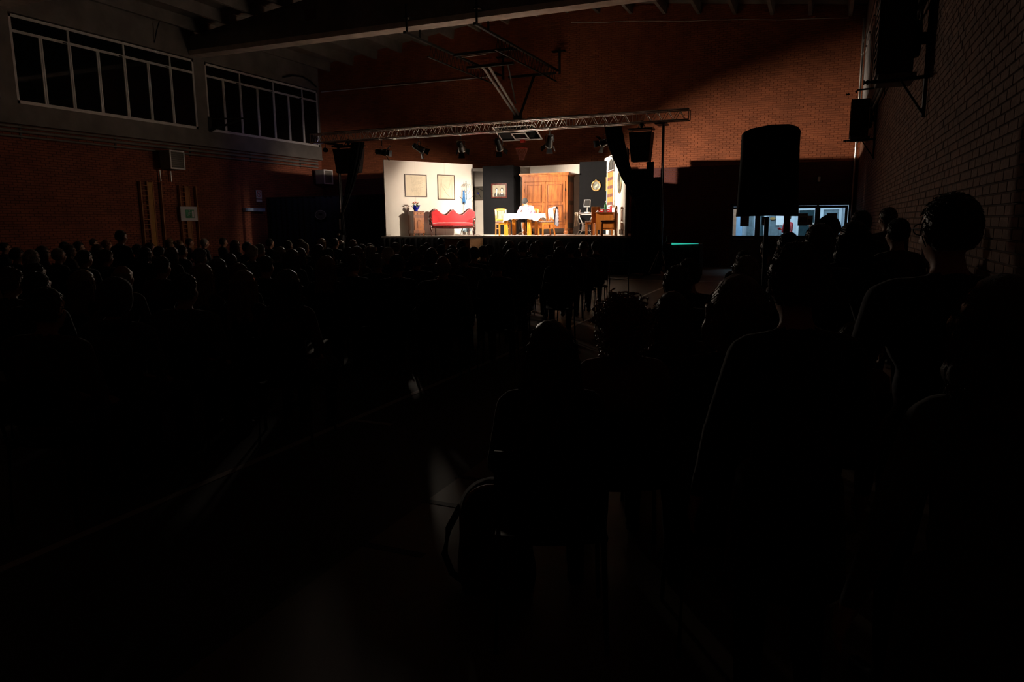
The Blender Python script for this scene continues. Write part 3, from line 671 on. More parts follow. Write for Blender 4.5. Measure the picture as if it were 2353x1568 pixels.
def speaker_array(px0, px1, py0, py1, label, tilt):
    a, b = atY(px0, py0, TRY), atY(px1, py1, TRY); w = b.x-a.x; h = a.z-b.z; cx = (a.x+b.x)/2
    t = thing('hanging_speaker', label, 'loudspeaker', (cx, TRY-.02, b.z)); d = .42
    n = 2; 
    for k in range(n):
        z0, z1 = h*k/n, h*(k+1)/n; q = .80+.20*k/n; q1 = .80+.20*(k+1)/n
        mb = MB(); mb.add([(-w/2*q, -d/2*q, z0+.004), (w/2*q, -d/2*q, z0+.004), (w/2*q, d/2*q, z0+.004), (-w/2*q, d/2*q, z0+.004), (-w/2*q1, -d/2*q1, z1-.004), (w/2*q1, -d/2*q1, z1-.004), (w/2*q1, d/2*q1, z1-.004), (-w/2*q1, d/2*q1, z1-.004)],
                          [(3, 2, 1, 0), (4, 5, 6, 7), (0, 1, 5, 4), (1, 2, 6, 5), (2, 3, 7, 6), (3, 0, 4, 7)]); mb.build('cabinet', 'plastic_black', t)
        mb = MB(); mb.bev((0, -d/2*(q+q1)/2-.012, (z0+z1)/2), (w*.8, .012, (z1-z0)*.86), .004); mb.build('grille', 'black_metal', t)
    mb = MB(); zt_ = h+.09
    mb.bev((0, 0, zt_), (w*1.08, d*1.0, .045), .008)
    for sx in (-1, 1): mb.cyl((sx*w*.44, 0, h-.02), (sx*w*.44, 0, zt_), .012, 6)
    mb.build('flying_frame', 'black_metal', t); t.children[-1]['kind'] = 'stuff'
    mb = MB()
    for sx in (-1, 1): mb.cyl((sx*w*.2, 0, zt_), (0, 0, TRZ-b.z+.05), .012, 6)
    mb.lathe((0, 0, TRZ-b.z-.06), [(.03, -.09), (.075, 0), (.03, .12)], 8); mb.build('rigging', 'black_metal', t); t.children[-1]['kind'] = 'stuff'
    for sx in (-1, 1):
        for z in (h*.3, h*.6): mb = MB(); mb.cyl((sx*w*.45, -.05, z), (sx*(w*.45+.05), -.05, z), .01, 6); mb.build('locking_pin', 'black_metal', t)
    return t
speaker_array(1449, 1499, 306, 371, 'black loudspeaker hung from the right part of the truss', 0)
speaker_array(773, 833, 344, 397, 'black loudspeaker hung near the left end of the truss behind a tied drape', 0)

def tied_drape(pts, widths, label, n=9):
    """black leg drape gathered along a path; pts: (px,py,Y), widths in metres"""
    P = [atY(*p) for p in pts]; nu, nv = 60, (len(P)-1)*6
    def fn(u, v):
        s = v*(len(P)-1); i = min(int(s), len(P)-2); f_ = s-i; f2 = f_*f_*(3-2*f_)
        c = P[i].lerp(P[i+1], f_); w = widths[i]+(widths[i+1]-widths[i])*f2
        a = u*2*PI; fold = 1+.22*math.sin(a*n)+.08*math.sin(a*4+v*5)
        return c+V(math.cos(a)*w/2*fold**.5, math.sin(a)*max(.05, w*.16)*fold, 0)
    mb = MB(); mb.grid(fn, nu, nv)
    k = nu+1
    mb.f.append(list(range(nu))); mb.m.append(0); mb.sm.append(False)
    mb.f.append([nv*k+i for i in range(nu)][::-1]); mb.m.append(0); mb.sm.append(False)
    return tag(mb.build('tied_drape', 'drape'), label, 'curtain')
yF = TRY-.22
tied_drape([(822, 327, yF), (817, 365, yF), (806, 420, yF), (795, 462, yF), (786, 492, yF), (790, 540, yF)], [.50, .44, .34, .22, .10, .16], 'black drape gathered from the truss down to the left lamp tower')
tied_drape([(1408, 291, yF), (1415, 330, yF), (1427, 368, yF), (1441, 405, yF), (1456, 440, yF), (1470, 490, yF), (1476, 560, yF)], [.48, .50, .40, .36, .26, .16, .22], 'black drape slanting from the truss across the right flat')

def tower(px, pyf, label, extra):
    base = atZ(px, 632, 0) if px > 1000 else atY(px-1, 560, TRY)
    x = atY(px, 400, TRY).x; t = thing('lifting_tower', label, 'tower', (x, TRY+.32 if px < 1000 else TRY+.32, 0))
    hh = TRZ-.02
    for k, (r, z0, z1) in enumerate(((.055, .15, 1.9), (.045, 1.7, 3.2), (.036, 3.0, hh-.06))):
        mb = MB(); mb.bev((0, 0, (z0+z1)/2), (r*2, r*2, z1-z0), .008); mb.build('mast_section', 'black_metal' if k else 'black_metal', t)
    mb = MB(); mb.bx(-.16, .16, -.52, .06, hh-.07, hh-.03); mb.build('head_fork', 'black_metal', t)
    for k in range(4):
        an = PI/4+k*PI/2; d = V(math.cos(an), math.sin(an), 0)
        mb = MB(); mb.tube([d*.06+V(0, 0, .16), d*.60+V(0, 0, .05)], .022, 6); mb.lathe(tuple(d*.60), [(.06, 0), (.05, .02), (.015, .03), (.015, .07)], 10); mb.build('leg', 'black_metal', t); t.children[-1]['kind'] = 'stuff'
        mb = MB(); mb.cyl(d*.4+V(0, 0, .1), V(0, 0, .75)+d*.06, .012, 6); mb.build('stay', 'steel', t)
    mb = MB(); mb.bev((.0, -.11, 1.0), (.12, .14, .16), .02); mb.lathe((0.09, -.11, 1.0), [(.05, 0), (.075, .01), (.075, .03), (.05, .04)], 14, axis=(1, 0, 0)); mb.build('winch', 'steel' if px < 1000 else 'black_metal', t); t.children[-1]['kind'] = 'stuff'
    mb = MB(); mb.tube([(.14, -.11, 1.0), (.2, -.11, 1.08), (.2, -.11, 1.22), (.28, -.11, 1.22)], .01, 6); mb.build('crank', 'steel', t)
    mb = MB(); mb.cyl((.02, -.065, 1.1), (.02, -.05, hh-.2), .005, 5); mb.build('wire', 'steel', t)
    if extra:
        mb = MB(); mb.bev((.0, -.085, 1.65), (.10, .04, .38), .01); mb.build('mast_plate', 'sign_white', t)
        for z in (.62, .95, 1.28): mb = MB(); mb.lathe((-.09, -.1, z), [(.02, -.02), (.055, -.01), (.055, .01), (.02, .02)], 12, axis=(0, 1, 0)); mb.build('pulley', 'steel', t)
    return t
tower(768, 560, 'black lifting tower with winch holding the left end of the truss', True)
tower(1517, 632, 'black lifting tower holding the right end of the truss', False)

# small box in front of the stage
a = atY(1022, 548, 21.25); b = atY(1079, 548, 21.25)
t = thing('plywood_box', 'chipboard box with worn top standing against the stage front', 'box', ((a.x+b.x)/2, 21.25, 0)); w = b.x-a.x; hh = a.z
mb = MB(); mb.bx(-w/2, w/2, 0, .02, 0, hh-.02); mb.build('front_board', 'osb', t)
mb = MB(); mb.bx(w/2-.02, w/2, .02, 1.0, 0, hh-.02); mb.build('side_board', 'osb', t)
mb = MB(); mb.bx(-w/2, -w/2+.02, .02, 1.0, 0, hh-.02); mb.build('side_board', 'osb', t)
mb = MB(); mb.bx(-w/2-.01, w/2+.01, -.01, 1.02, hh-.02, hh); mb.build('top', 'osb_top', t)
mb = MB()
for k in range(5): mb.bx(-w/2+.08+k*.16, -w/2+.14+k*.16, -.004, 0, .35+.1*(k % 2), .85)
mb.build('slots', 'ink', t); t.children[-1]['kind'] = 'stuff'

# dark table with green led strip, right of the tower
a = atY(1530, 561, 22.0); b = atY(1607, 561, 22.0); w = b.x-a.x
t = thing('covered_table', 'black-draped table with a green glowing strip along its edge', 'table', ((a.x+b.x)/2, 22.0, 0))
mb = MB(); mb.bx(-w/2, w/2, 0, .7, a.z-.03, a.z); mb.build('top', 'plastic_black', t)
mb = MB(); mb.grid(pleat(-w/2, w/2, -.012, .01, a.z-.02, .012, 14), 60, 4, thick=.008); mb.build('front_cloth', 'drape', t)
for sx in (-1, 1):
    mb = MB(); mb.grid(lambda u, v: V(sx*(w/2+.004+.008*math.sin(u*20)), .7*u, .01+(a.z-.03)*v), 20, 3, thick=.006); mb.build('side_cloth', 'drape', t)
x0 = atY(1543, 560, 21.97).x-(a.x+b.x)/2; x1 = atY(1605, 560, 21.97).x-(a.x+b.x)/2
mb = MB(); mb.add([(x0, -.03, a.z-.02), (x1, -.03, a.z+.006), (x1, -.03, a.z+.018), (x0, -.03, a.z+.035), (x0, -.01, a.z-.02), (x1, -.01, a.z+.006), (x1, -.01, a.z+.018), (x0, -.01, a.z+.035)], [(0, 1, 2, 3), (7, 6, 5, 4), (0, 4, 5, 1), (1, 5, 6, 2), (2, 6, 7, 3), (3, 7, 4, 0)]); mb.build('led_strip', 'green_led', t)

# covered loudspeaker on a pole stand, near
bc = V(-0.42, 6.43, 0)
t = thing('covered_loudspeaker', 'large loudspeaker under a black cloth cover on a pole, right of centre', 'loudspeaker', (bc.x, bc.y, 1.69), math.radians(3))
def cov(u, v):
    a = u*2*PI; ex = 4.0
    c, s_ = math.cos(a), math.sin(a); r = (abs(c)**ex+abs(s_)**ex)**(-1/ex)
    hx = .226+.018*(1-v)**3; hy = .20+.02*(1-v)**3
    wob = 1+.012*math.sin(a*5+v*7)+.01*math.sin(a*9)*(1-v)
    k = 1.0
    if v > .93: k = math.sqrt(max(0, 1-((v-.93)/.07)**2*.55))
    return V(c*r*hx*wob*k, s_*r*hy*wob*k, v*.705+(.012*c if v > .5 else -.008*c*math.sin(a*3)))
mb = MB(); mb.grid(cov, 64, 30)
q = 65
mb.add([V(0, 0, .73)]+[cov(i/64, 1) for i in range(64)], [(0, 1+i, 1+(i+1) % 64) for i in range(64)], 0, True)
mb.add([V(0, 0, .0)]+[cov(i/64, 0) for i in range(64)], [(0, 1+(i+1) % 64, 1+i) for i in range(64)], 0, False)
mb.build('cloth_cover', 'pa_cover', t)
mb = MB(); mb.bev((0, 0, .36), (.38, .33, .64), .03); mb.build('cabinet', 'plastic_black', t)
t = thing('speaker_stand', 'black tripod pole under the covered loudspeaker', 'stand', (bc.x, bc.y, 0))
mb = MB(); mb.cyl((0, 0, .25), (0, 0, 1.68), .0185, 12); mb.cyl((0, 0, .25), (0, 0, 1.05), .024, 12); mb.build('pole', 'plastic_black', t); t.children[-1]['kind'] = 'stuff'
mb = MB(); mb.lathe((0, 0, 1.05), [(.024, -.04), (.035, -.03), (.035, .03), (.024, .04)], 12); mb.build('collar', 'black_metal', t)
for k in range(3):
    an = k*2*PI/3+.4; d = V(math.cos(an), math.sin(an), 0)
    mb = MB(); mb.cyl(d*.02+V(0, 0, .62), d*.55+V(0, 0, .02), .013, 8); mb.build('leg', 'plastic_black', t)
    mb = MB(); mb.cyl(V(0, 0, .28), d*.30+V(0, 0, .31), .008, 6); mb.build('strut', 'plastic_black', t)

# small blue-gelled par lamp at the left truss end
p = V(-16.45, TRY-.1, TRZ-.28)
t = thing('par_lamp', 'small lamp clamped at the far left end of the truss', 'stage light', tuple(p))
mb = MB(); mb.lathe((0, 0, 0), [(.05, -.14), (.075, -.12), (.08, .08), (.07, .09)], 14, axis=(-.6, .5, .1)); mb.build('can', 'black_metal', t)
mb = MB(); mb.cyl((0, 0, .05), (0, 0, .27), .012, 6); mb.build('bracket', 'black_metal', t)
spot('par_beam', p+V(-.08, .08, .02), (-20.5, 25.2, 3.2), 22, 120, .9, (.55, .5, 1.0), .06)

# ------------------------------------------------------------------ basketball goal hung from the roof
t = thing('basketball_goal', 'folded basketball goal hung from the roof on two lattice rails', 'basketball goal', (0, 0, 0))
zf = 7.3; XA, XB = -11.8, -9.47
for X in (XA, XB):
    mb = MB(); mb.bev((X, 23.4, zf), (.09, 7.2, .07), .01); mb.build('rail', 'black_metal', t)
    mb = MB(); mb.bev((X, 24.0, zf-.42), (.05, 5.6, .04), .008); mb.build('lower_chord', 'black_metal', t)
    mb = MB(); n = 18
    for k in range(n):
        y = 21.3+k*5.4/n; mb.cyl((X, y, zf-.42), (X, y+.15, zf), .009, 5); mb.cyl((X, y+.15, zf), (X, y+.3, zf-.42), .009, 5)
    mb.build('lacing', 'black_metal', t); t.children[-1]['kind'] = 'stuff'
    for y in (19.95, 20.75):
        mb = MB(); mb.bev((X, y, zf+.42), (.06, .05, .84), .008); mb.build('hanger', 'black_metal', t)
    mb = MB(); mb.bx(X-.09, X+.09, 19.93, 20.2, zf+.45, zf+.5); mb.build('bracket', 'black_metal', t)
    mb = MB(); mb.bev((X, 27.2, zf+.35), (.07, .07, .9), .008); mb.bx(X-.35, X+.15, 27.3, 27.45, zf+.75, zf+.8); mb.build('wall_post', 'black_metal', t); t.children[-1]['kind'] = 'stuff'
for y, z, x0, x1 in ((23.0, zf-.02, XA, XB), (23.3, zf-.40, XA+.35, XB-.25), (26.8, zf-.12, XA+.4, XB)):
    mb = MB(); mb.bev(((x0+x1)/2, y, z), (x1-x0, .10, .09), .01); mb.build('cross_bar', 'black_metal', t)
ax = atY(1115, 142, 23.3); bxp = V(-10.75, 26.1, 5.62)
mb = MB()
for dx in (-.11, .11): mb.cyl(V(ax.x+dx, 23.3, zf-.4), bxp+V(dx*.6, 0, 0), .045, 8)
mb.build('mast', 'concrete', t); t.children[-1]['kind'] = 'stuff'
mb = MB(); mb.cyl((-9.95, 23.35, zf-.42), (-10.62, 25.6, 6.0), .03, 8); mb.build('side_strut', 'black_metal', t)
mb = MB(); mb.cyl((-10.35, 26.8, zf-.15), bxp+V(.06, .05, -.02), .05, 8); mb.build('rear_strut', 'black_metal', t)
mb = MB(); mb.bev(bxp+V(0, 0, -.05), (.28, .2, .3), .02); mb.build('knuckle', 'black_metal', t)
mb = MB(); mb.cyl((-11.5, 23.0, zf-.12), (-10.6, 23.0, zf-.10), .012, 6); mb.build('hand_loop', 'steel', t)
# backboard: top edge nearer the audience
B0 = atY(1154, 324, 26.3); B1 = atY(1249, 319.5, 26.3); T0 = atY(1134, 290, 25.3); T1 = atY(1233, 286, 25.3)
zb_ = (B0.z+B1.z)/2; zt_ = (T0.z+T1.z)/2; xl, xr = B0.x+.02, B1.x-.02
u = V(1, 0, 0); w_ = V(0, 25.3-26.3, zt_-zb_); L_ = w_.length; w_.normalize(); n_ = u.cross(w_).normalized(); o_ = V(xl, 26.3, zb_); WB = xr-xl
def rect(mb, a, b, c, d_, off=0, th=.012): mb.prism([(a, c), (b, c), (b, d_), (a, d_)], o_+n_*off, u, w_, n_, th); return mb
mb = MB(); rect(mb, .03, WB-.03, .03, L_-.03); mb.build('board', 'dark_glass', t)
mb = MB(); rect(mb, 0, WB, 0, .055, .012); rect(mb, 0, WB, L_-.055, L_, .012); rect(mb, 0, .055, .055, L_-.055, .012); rect(mb, WB-.055, WB, .055, L_-.055, .012)
c = WB/2+.02; rect(mb, c-.30, c-.25, .10, .55, .013); rect(mb, c+.25, c+.30, .10, .55, .013); rect(mb, c-.25, c+.25, .10, .15, .013); rect(mb, c-.25, c+.25, .5, .55, .013)
mb.build('white_line', 'white_frame', t); t.children[-1]['kind'] = 'stuff'
for sx in (.12, WB-.12):
    mb = MB(); mb.cyl(o_+u*sx+w_*.9-n_*.01, bxp+V(0, 0, -.1), .015, 6); mb.build('board_stay', 'black_metal', t)
rc = o_+u*c+w_*.02+n_*.36
mb = MB(); mb.tube([rc+V(.225*math.cos(a*PI/12), .225*math.sin(a*PI/12), 0) for a in range(24)], .011, 6, closed=True); mb.box(rc-n_*.30, (.17, .12, .11)); mb.build('rim', 'hoop_red', t); t.children[-1]['kind'] = 'stuff'
mb = MB()
for k in range(12):
    for sgn in (-1, 1):
        pts = []
        for j in range(6): a = k*PI/6+sgn*j*PI/12; r = .22-.02*j-.03*(j > 2); pts.append(rc+V(r*math.cos(a), r*math.sin(a), -.085*j))
        mb.tube(pts, .006, 4)
mb.build('net', 'net', t); t.children[-1]['kind'] = 'stuff'

# ------------------------------------------------------------------ stage furniture
def px2(px, py, Y): return atY(px, py, Y)
def deck_at(px, Y): p = atY(px, 540, Y); return V(p.x, Y, SZ+.001)
def panel_frame(mb, x0, x1, z0, z1, y, b, mi=0):
    """raised moulding rectangle"""
    for c in ((x0, x1, z0, z0+b), (x0, x1, z1-b, z1)): mb.bx(c[0], c[1], y-.012, y, c[2], c[3], mi)
    for c in ((x0, x0+b), (x1-b, x1)): mb.bx(c[0], c[1], y-.012, y, z0+b, z1-b, mi)

# wardrobe
wy = 25.36; a = atY(1200, 470, wy); b = atY(1304, 470, wy); w = b.x-a.x
wz = atY(1250, 398, wy).z-SZ
t = thing('wardrobe', 'tall two-door walnut wardrobe with heavy cornice on bun feet', 'wardrobe', ((a.x+b.x)/2, wy, SZ)); D = .74
z0 = .22; zc = wz-.13
mb = MB(); mb.bx(-w/2, w/2, .03, D, z0, zc); mb.build('carcass', 'walnut_shaded', t)
mb = MB(); mb.bx(-w/2, w/2, 0, .03, z0, z0+.13); mb.build('plinth_rail', 'walnut', t)
mb = MB(); mb.bx(-w/2, w/2, -.005, .03, zc-.17, zc); mb.build('frieze', 'walnut', t)
for sx in (-1, 1): mb = MB(); mb.bx(sx*w/2, sx*(w/2-.085), -.002, .03, z0+.13, zc-.17); mb.build('stile', 'walnut', t)
mb = MB()
for k, (o1, h0, h1) in enumerate(((.02, 0, .035), (.05, .035, .075), (.085, .075, .13))): mb.bx(-w/2-o1, w/2+o1, -o1, D+o1*.5, zc+h0, zc+h1)
mb.build('cornice', 'walnut', t)
dz0, dz1 = z0+.14, zc-.18
for k, sx in enumerate((-1, 1)):
    x0, x1 = (-w/2+.09, -.012) if k == 0 else (.012, w/2-.09)
    mb = MB(); mb.bev(((x0+x1)/2, .005, (dz0+dz1)/2), (x1-x0, .035, dz1-dz0), .005)
    dr = mb.build('door', 'walnut', t)
    for (q0, q1) in ((dz0+.10, dz0+(dz1-dz0)*.46), (dz0+(dz1-dz0)*.52, dz1-.10)):
        mb = MB(); xx0, xx1 = x0+.10, x1-.10
        panel_frame(mb, xx0, xx1, q0, q1, -.012, .022); mb.build('moulding', 'walnut_dark', dr); dr.children[-1]['kind'] = 'stuff'
        mb = MB(); mb.bev(((xx0+xx1)/2, -.012, (q0+q1)/2), (xx1-xx0-.06, .012, q1-q0-.06), .01); mb.build('field_panel', 'walnut', dr)
    for z in (dz0+.25, dz1-.3): mb = MB(); mb.cyl((x0+.0 if k == 0 else x1-.0, -.02, z-.05), (x0 if k == 0 else x1, -.02, z+.05), .009, 6); mb.build('hinge', 'ink', dr)
mb = MB(); mb.lathe((-.03, -.02, dz0+.82), [(.018, 0), (.014, .02), (.005, .025)], 10, axis=(0, -1, 0)); mb.build('keyhole_plate', 'brass', t)
mb = MB(); mb.bx(-.03, .03, -.022, -.008, dz0, dz1); mb.build('astragal', 'walnut', t)
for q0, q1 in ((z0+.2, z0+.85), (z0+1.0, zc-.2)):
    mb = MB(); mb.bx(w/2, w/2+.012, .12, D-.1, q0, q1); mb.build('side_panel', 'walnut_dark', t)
for sx in (-1, 1):
    for y in (.08, D-.08):
        mb = MB(); mb.lathe((sx*(w/2-.08), y, 0), [(.05, 0), (.085, .03), (.10, .08), (.08, .13), (.05, .15), (.075, .165), (.09, .19), (.085, .22)], 16); mb.build('bun_foot', 'walnut', t)

# dining chair template (faces -y)
def dining_chair(wood, label, loc, rz, seat_w=.43, back_h=.93):
    t = thing('dining_chair', label, 'chair', loc, rz, 'wooden chairs with upholstered backs on the stage')
    sw = seat_w
    for sx in (-1, 1):
        mb = MB(); mb.prism([(-.022, 0), (.022, 0), (.026, .43), (-.026, .43)], (sx*(sw/2-.02), -.20, 0), (1, 0, 0), (0, 0, 1), (0, 1, 0), .045); mb.build('leg', wood, t)
        # rear leg runs up into the back post with a rake
        mb = MB(); pts = [(.25, 0), (.21, .22), (.19, .45), (.205, .7), (.245, back_h-.03)]
        n = len(pts); x0 = sx*(sw/2-.022)
        poly = [(y, z) for y, z in pts]+[(y+.042, z) for y, z in reversed(pts)]
        mb.prism(poly, (x0-.019, 0, 0), (0, 1, 0), (0, 0, 1), (1, 0, 0), .038); mb.build('leg', wood, t)
        mb = MB(); mb.bx(x0-.012, x0+.012, -.17, .2, .22, .25); mb.build('side_stretcher', wood, t)
    mb = MB(); mb.bx(-sw/2, sw/2, -.20, -.175, .38, .44); mb.bx(-sw/2, sw/2, .19, .215, .38, .44); mb.bx(-sw/2, -sw/2+.022, -.175, .19, .38, .44); mb.bx(sw/2-.022, sw/2, -.175, .19, .38, .44); mb.build('seat_rail', wood, t); t.children[-1]['kind'] = 'stuff'
    mb = MB(); mb.bev((0, -.005, .465), (sw+.02, .44, .055), .022); mb.build('seat', 'upholstery', t)
    def top(u, v): a = (u-.5)*sw; return V(a, .235+.035*(1-(2*u-1)**2)*0+.01, back_h-.07+.07*v+.022*(1-(2*u-1)**2))
    mb = MB(); mb.grid(top, 10, 2, thick=.04, smooth=False); mb.build('top_rail', wood, t)
    mb = MB(); mb.bx(-sw/2+.03, sw/2-.03, .195, .225, .53, .57); mb.build('lower_rail', wood, t)
    mb = MB(); 
    mb.box((0, .222, .715), (.22, .025, .31), 0, 0, Matrix.Rotation(-.10, 3, 'X')); mb.build('back_pad', 'upholstery', t)
    for sx in (-1, 1): mb = MB(); mb.box((sx*.15, .222, .715), (.018, .02, .31), 0, 0, Matrix.Rotation(-.10, 3, 'X')); mb.build('back_slat', wood, t)
    return t
cl = dining_chair('beech', 'yellow beech chair standing left of the white-clothed table', deck_at(1156, 24.1), math.radians(42))
cr = dining_chair('beech_orange', 'orange wooden chair right of the table with shirts hung over its back', deck_at(1253.5, 23.85), math.radians(-48))
ca = dining_chair('beech_orange', 'wooden chair behind the table under the seated man in the beanie', deck_at(1221, 24.86), math.radians(6))
cd = dining_chair('beech_orange', 'orange wooden chair at the front of the desk on the right end of the stage', deck_at(1396, 22.85), math.radians(-72))

# table
tp0 = deck_at(1163, 23.62); tp1 = deck_at(1216, 23.62)
ty = 23.98; txc = (tp0.x+tp1.x)/2
t = thing('dining_table', 'beech table with thick square legs under a white cloth', 'table', (txc+.12, ty, SZ+.001))
for x in (tp0.x-txc-.12, tp1.x-txc-.12):
    for y in (-.36, .36):
        mb = MB(); mb.bev((x-.025, y, .36), (.055, .11, .72), .006); mb.bev((x+.035, y, .36), (.055, .11, .72), .006); mb.build('leg', 'beech', t); t.children[-1]['kind'] = 'stuff'
mb = MB(); mb.bev((0, 0, .735), (1.22, .86, .03), .01); mb.build('tabletop', 'beech', t)
mb = MB(); mb.bx(-.5, .5, -.33, .33, .66, .72); mb.build('apron', 'beech', t)
# cloth with scalloped hem
def cloth(hx, hy, drop, z, seed, mi_amp=.03, corner=.10):
    rnd = random.Random(seed); ph = [rnd.random()*6 for _ in range(6)]
    P = []
    def fn(u, v):
        a = u*2*PI; c, s_ = math.cos(a), math.sin(a); ex = 8
        r = (abs(c)**ex+abs(s_)**ex)**(-1/ex)
        if v < .5: k = v/.5; return V(c*r*hx*k, s_*r*hy*k, z)
        k = (v-.5)/.5
        cf = min(abs(c), abs(s_))/.7071
        wave = math.sin(a*9+ph[0])*.5+math.sin(a*15+ph[1])*.3
        dr = drop*(.78+.22*math.sin(a*2+ph[2])*.5+corner/drop*cf**4*1.2)+.012*math.sin(a*34)
        out = .012+k*(.03+.028*wave)
        return V(c*r*hx+c*out, s_*r*hy+s_*out, z-k*dr-0.004*math.sin(k*3))
    mb = MB(); mb.grid(fn, 144, 20, thick=0); return mb
mb = cloth(.64, .46, .21, .757, 5)
o = mb.build('tablecloth', 'cloth_white'); o.location = (txc+.13, ty, SZ+.001); tag(o, 'white cloth with scalloped hem over the dining table', 'tablecloth')

# shirts over the right chair
def draped(name, m, label, loc, rz, w, l0, l1, th, top, dx=0, cat='shirt', seed=1, tilt=0):
    def fn(u, v):
        s_ = (v-.0)*(l0+l1)-l0; x = (u-.5)*w*(1+.12*abs(s_))+dx+.02*math.sin(v*7+seed)+tilt*max(0, s_)
        f_ = .014*math.sin(u*17+seed+v*2)+.010*math.sin(u*31+v*5)
        r = .035
        if s_ < -.04: return V(x, -r-.01-abs(f_), top+s_*(1+.05*math.sin(u*9+seed)))
        if s_ > .04: return V(x, r+.02+abs(f_)+.03*s_, top-s_*(1+.06*math.sin(u*8+seed)))
        an = s_/.04*PI/2; return V(x, math.sin(an)*(r+.01), top+.02*math.cos(an))
    mb = MB(); mb.grid(fn, 36, 44, thick=.006)
    o = mb.build(name, m); o.location = loc; o.rotation_euler = (0, 0, rz); return tag(o, label, cat)
rzc = math.radians(-48); R_ = Matrix.Rotation(rzc, 3, 'Z'); base = deck_at(1253.5, 23.85)
bk = base+R_@V(0, .262, 0)
draped('checked_shirt', 'stripe_shirt', 'pale blue checked shirt hung over the chair back right of the table', bk, rzc, .44, .42, .60, .01, .93, 0, 'shirt', 2, .15)
draped('lilac_shirt', 'plaid_shirt', 'lilac patterned shirt hanging at the outer side of the same chair', bk+R_@V(.02, .05, 0), rzc, .22, .1, .62, .01, .955, .12, 'shirt', 5)

# red sofa, faces local -y
sc_ = deck_at(1040, 24.0)
t = thing('red_sofa', 'red velvet settee with carved dark frame and three-humped back', 'sofa', (sc_.x, sc_.y, SZ+.001), math.radians(29)); SWD = 1.62
def crest(u):  # height of back top for u in -1..1
    a = abs(u)
    side = .885*math.exp(-((a-.80)/.30)**4)
    mid = .86*math.exp(-(a/.17)**2)
    return .71+.20*math.exp(-(a/.20)**2)+.22*math.exp(-((a-.80)/.25)**2)
def backf(u, v):
    x = (u*2-1); h = crest(x); z = .42+(h-.42)*v; bul = .035*math.sin(PI*v)*(1-x**4)
    return V(x*SWD/2*(.96+.02*v), .26+.10*v-bul-.16*abs(x)**6, z)
mb = MB(); mb.grid(backf, 48, 10, thick=-.07); mb.build('backrest', 'red_velvet', t)
mb = MB(); pts = []
for k in range(61): x = -1+k/30; p = backf((x+1)/2, 1.0); pts.append(V(p.x*1.015, p.y+.03, p.z+.012))
lo = V(pts[0].x, pts[0].y-.06, .40); ro = V(pts[-1].x, pts[-1].y-.06, .40)
mb.tube([lo, lo.lerp(pts[0], .5)+V(-.035, 0, 0)]+pts+[ro.lerp(pts[-1], .5)+V(.035, 0, 0), ro], .042, 8); mb.build('carved_frame', 'mahogany', t)
def seatf(u, v):
    x = u*2-1; return V(x*.74, -.32-.05*(1-x*x)+.60*v, .44+.05*math.sin(PI*min(1, v*1.4+.08))*(1-x**6)-.03*(1-v)**3)
mb = MB(); mb.grid(seatf, 30, 12, thick=.12); mb.build('seat', 'red_velvet', t)
mb = MB()
mb.grid(lambda u, v: V((u*2-1)*.76, -.345-.055*(1-(u*2-1)**2), .27+.085*v-.03*(1-(u*2-1)**2)*(1-v)), 30, 3, thick=.04); mb.build('front_rail', 'mahogany', t)
for sx in (-1, 1):
    mb = MB(); mb.tube([(sx*.80, .22, .66), (sx*.83, .05, .64), (sx*.83, -.15, .60), (sx*.80, -.26, .60), (sx*.79, -.30, .54), (sx*.76, -.27, .46), (sx*.76, -.30, .36)], [.026, .03, .034, .038, .034, .028, .032], 8); mb.build('arm', 'mahogany', t)
    mb = MB(); mb.bev((sx*.79, -.05, .62), (.07, .28, .045), .02); mb.bev((sx*.785, .0, .52), (.035, .42, .20), .015); mb.build('arm_pad', 'red_velvet', t); t.children[-1]['kind'] = 'stuff'
    mb = MB(); mb.tube([(sx*.75, -.31, .35), (sx*.79, -.35, .25), (sx*.75, -.32, .12), (sx*.76, -.36, .03), (sx*.77, -.38, 0)], [.042, .038, .024, .017, .024], 8); mb.build('leg', 'mahogany', t)
    mb = MB(); mb.tube([(sx*.62, .28, .38), (sx*.62, .33, .18), (sx*.62, .38, 0)], [.028, .022, .018], 8); mb.build('leg', 'mahogany', t)
mb = MB(); mb.bx(-.74, .74, -.28, .26, .29, .40); mb.build('seat_base', 'mahogany', t)

# bedside cabinet against the left flat
ang = math.atan2(LP1[1]-LP0[1], LP1[0]-LP0[0])    # flat direction, front faces its right side
def flat_pt(px, off, py=500):
    p = atflat(px, py, LP0, LP1); n = V(math.sin(ang), -math.cos(ang), 0); return V(p.x, p.y, SZ+.001)+n*off
cb = flat_pt(942, .42)
fh = atY(945, 486, cb.y).z-SZ
t = thing('bedside_cabinet', 'narrow walnut bedside cabinet with drawer and arched door against the left flat', 'cabinet', cb, ang); w, d = .46, .36
mb = MB(); mb.bx(-w/2+.01, w/2-.01, -d/2, d/2, .12, fh-.02); mb.build('body', 'walnut_dark', t)
mb = MB(); mb.bev((0, -.005, fh-.012), (w+.03, d+.03, .024), .006); mb.build('top', 'walnut_dark', t)
mb = MB(); mb.bev((0, -d/2-.008, fh-.09), (w-.06, .02, .11), .004); dr = mb.build('drawer', 'walnut', t)
for sx in (-.06, .06): mb = MB(); mb.ell((sx, -d/2-.028, fh-.09), (.012,)*3, 8, 6); mb.build('knob', 'brass', dr)
mb = MB(); mb.bev((0, -d/2-.008, .42), (w-.06, .02, .44), .004); dr = mb.build('door', 'walnut', t)
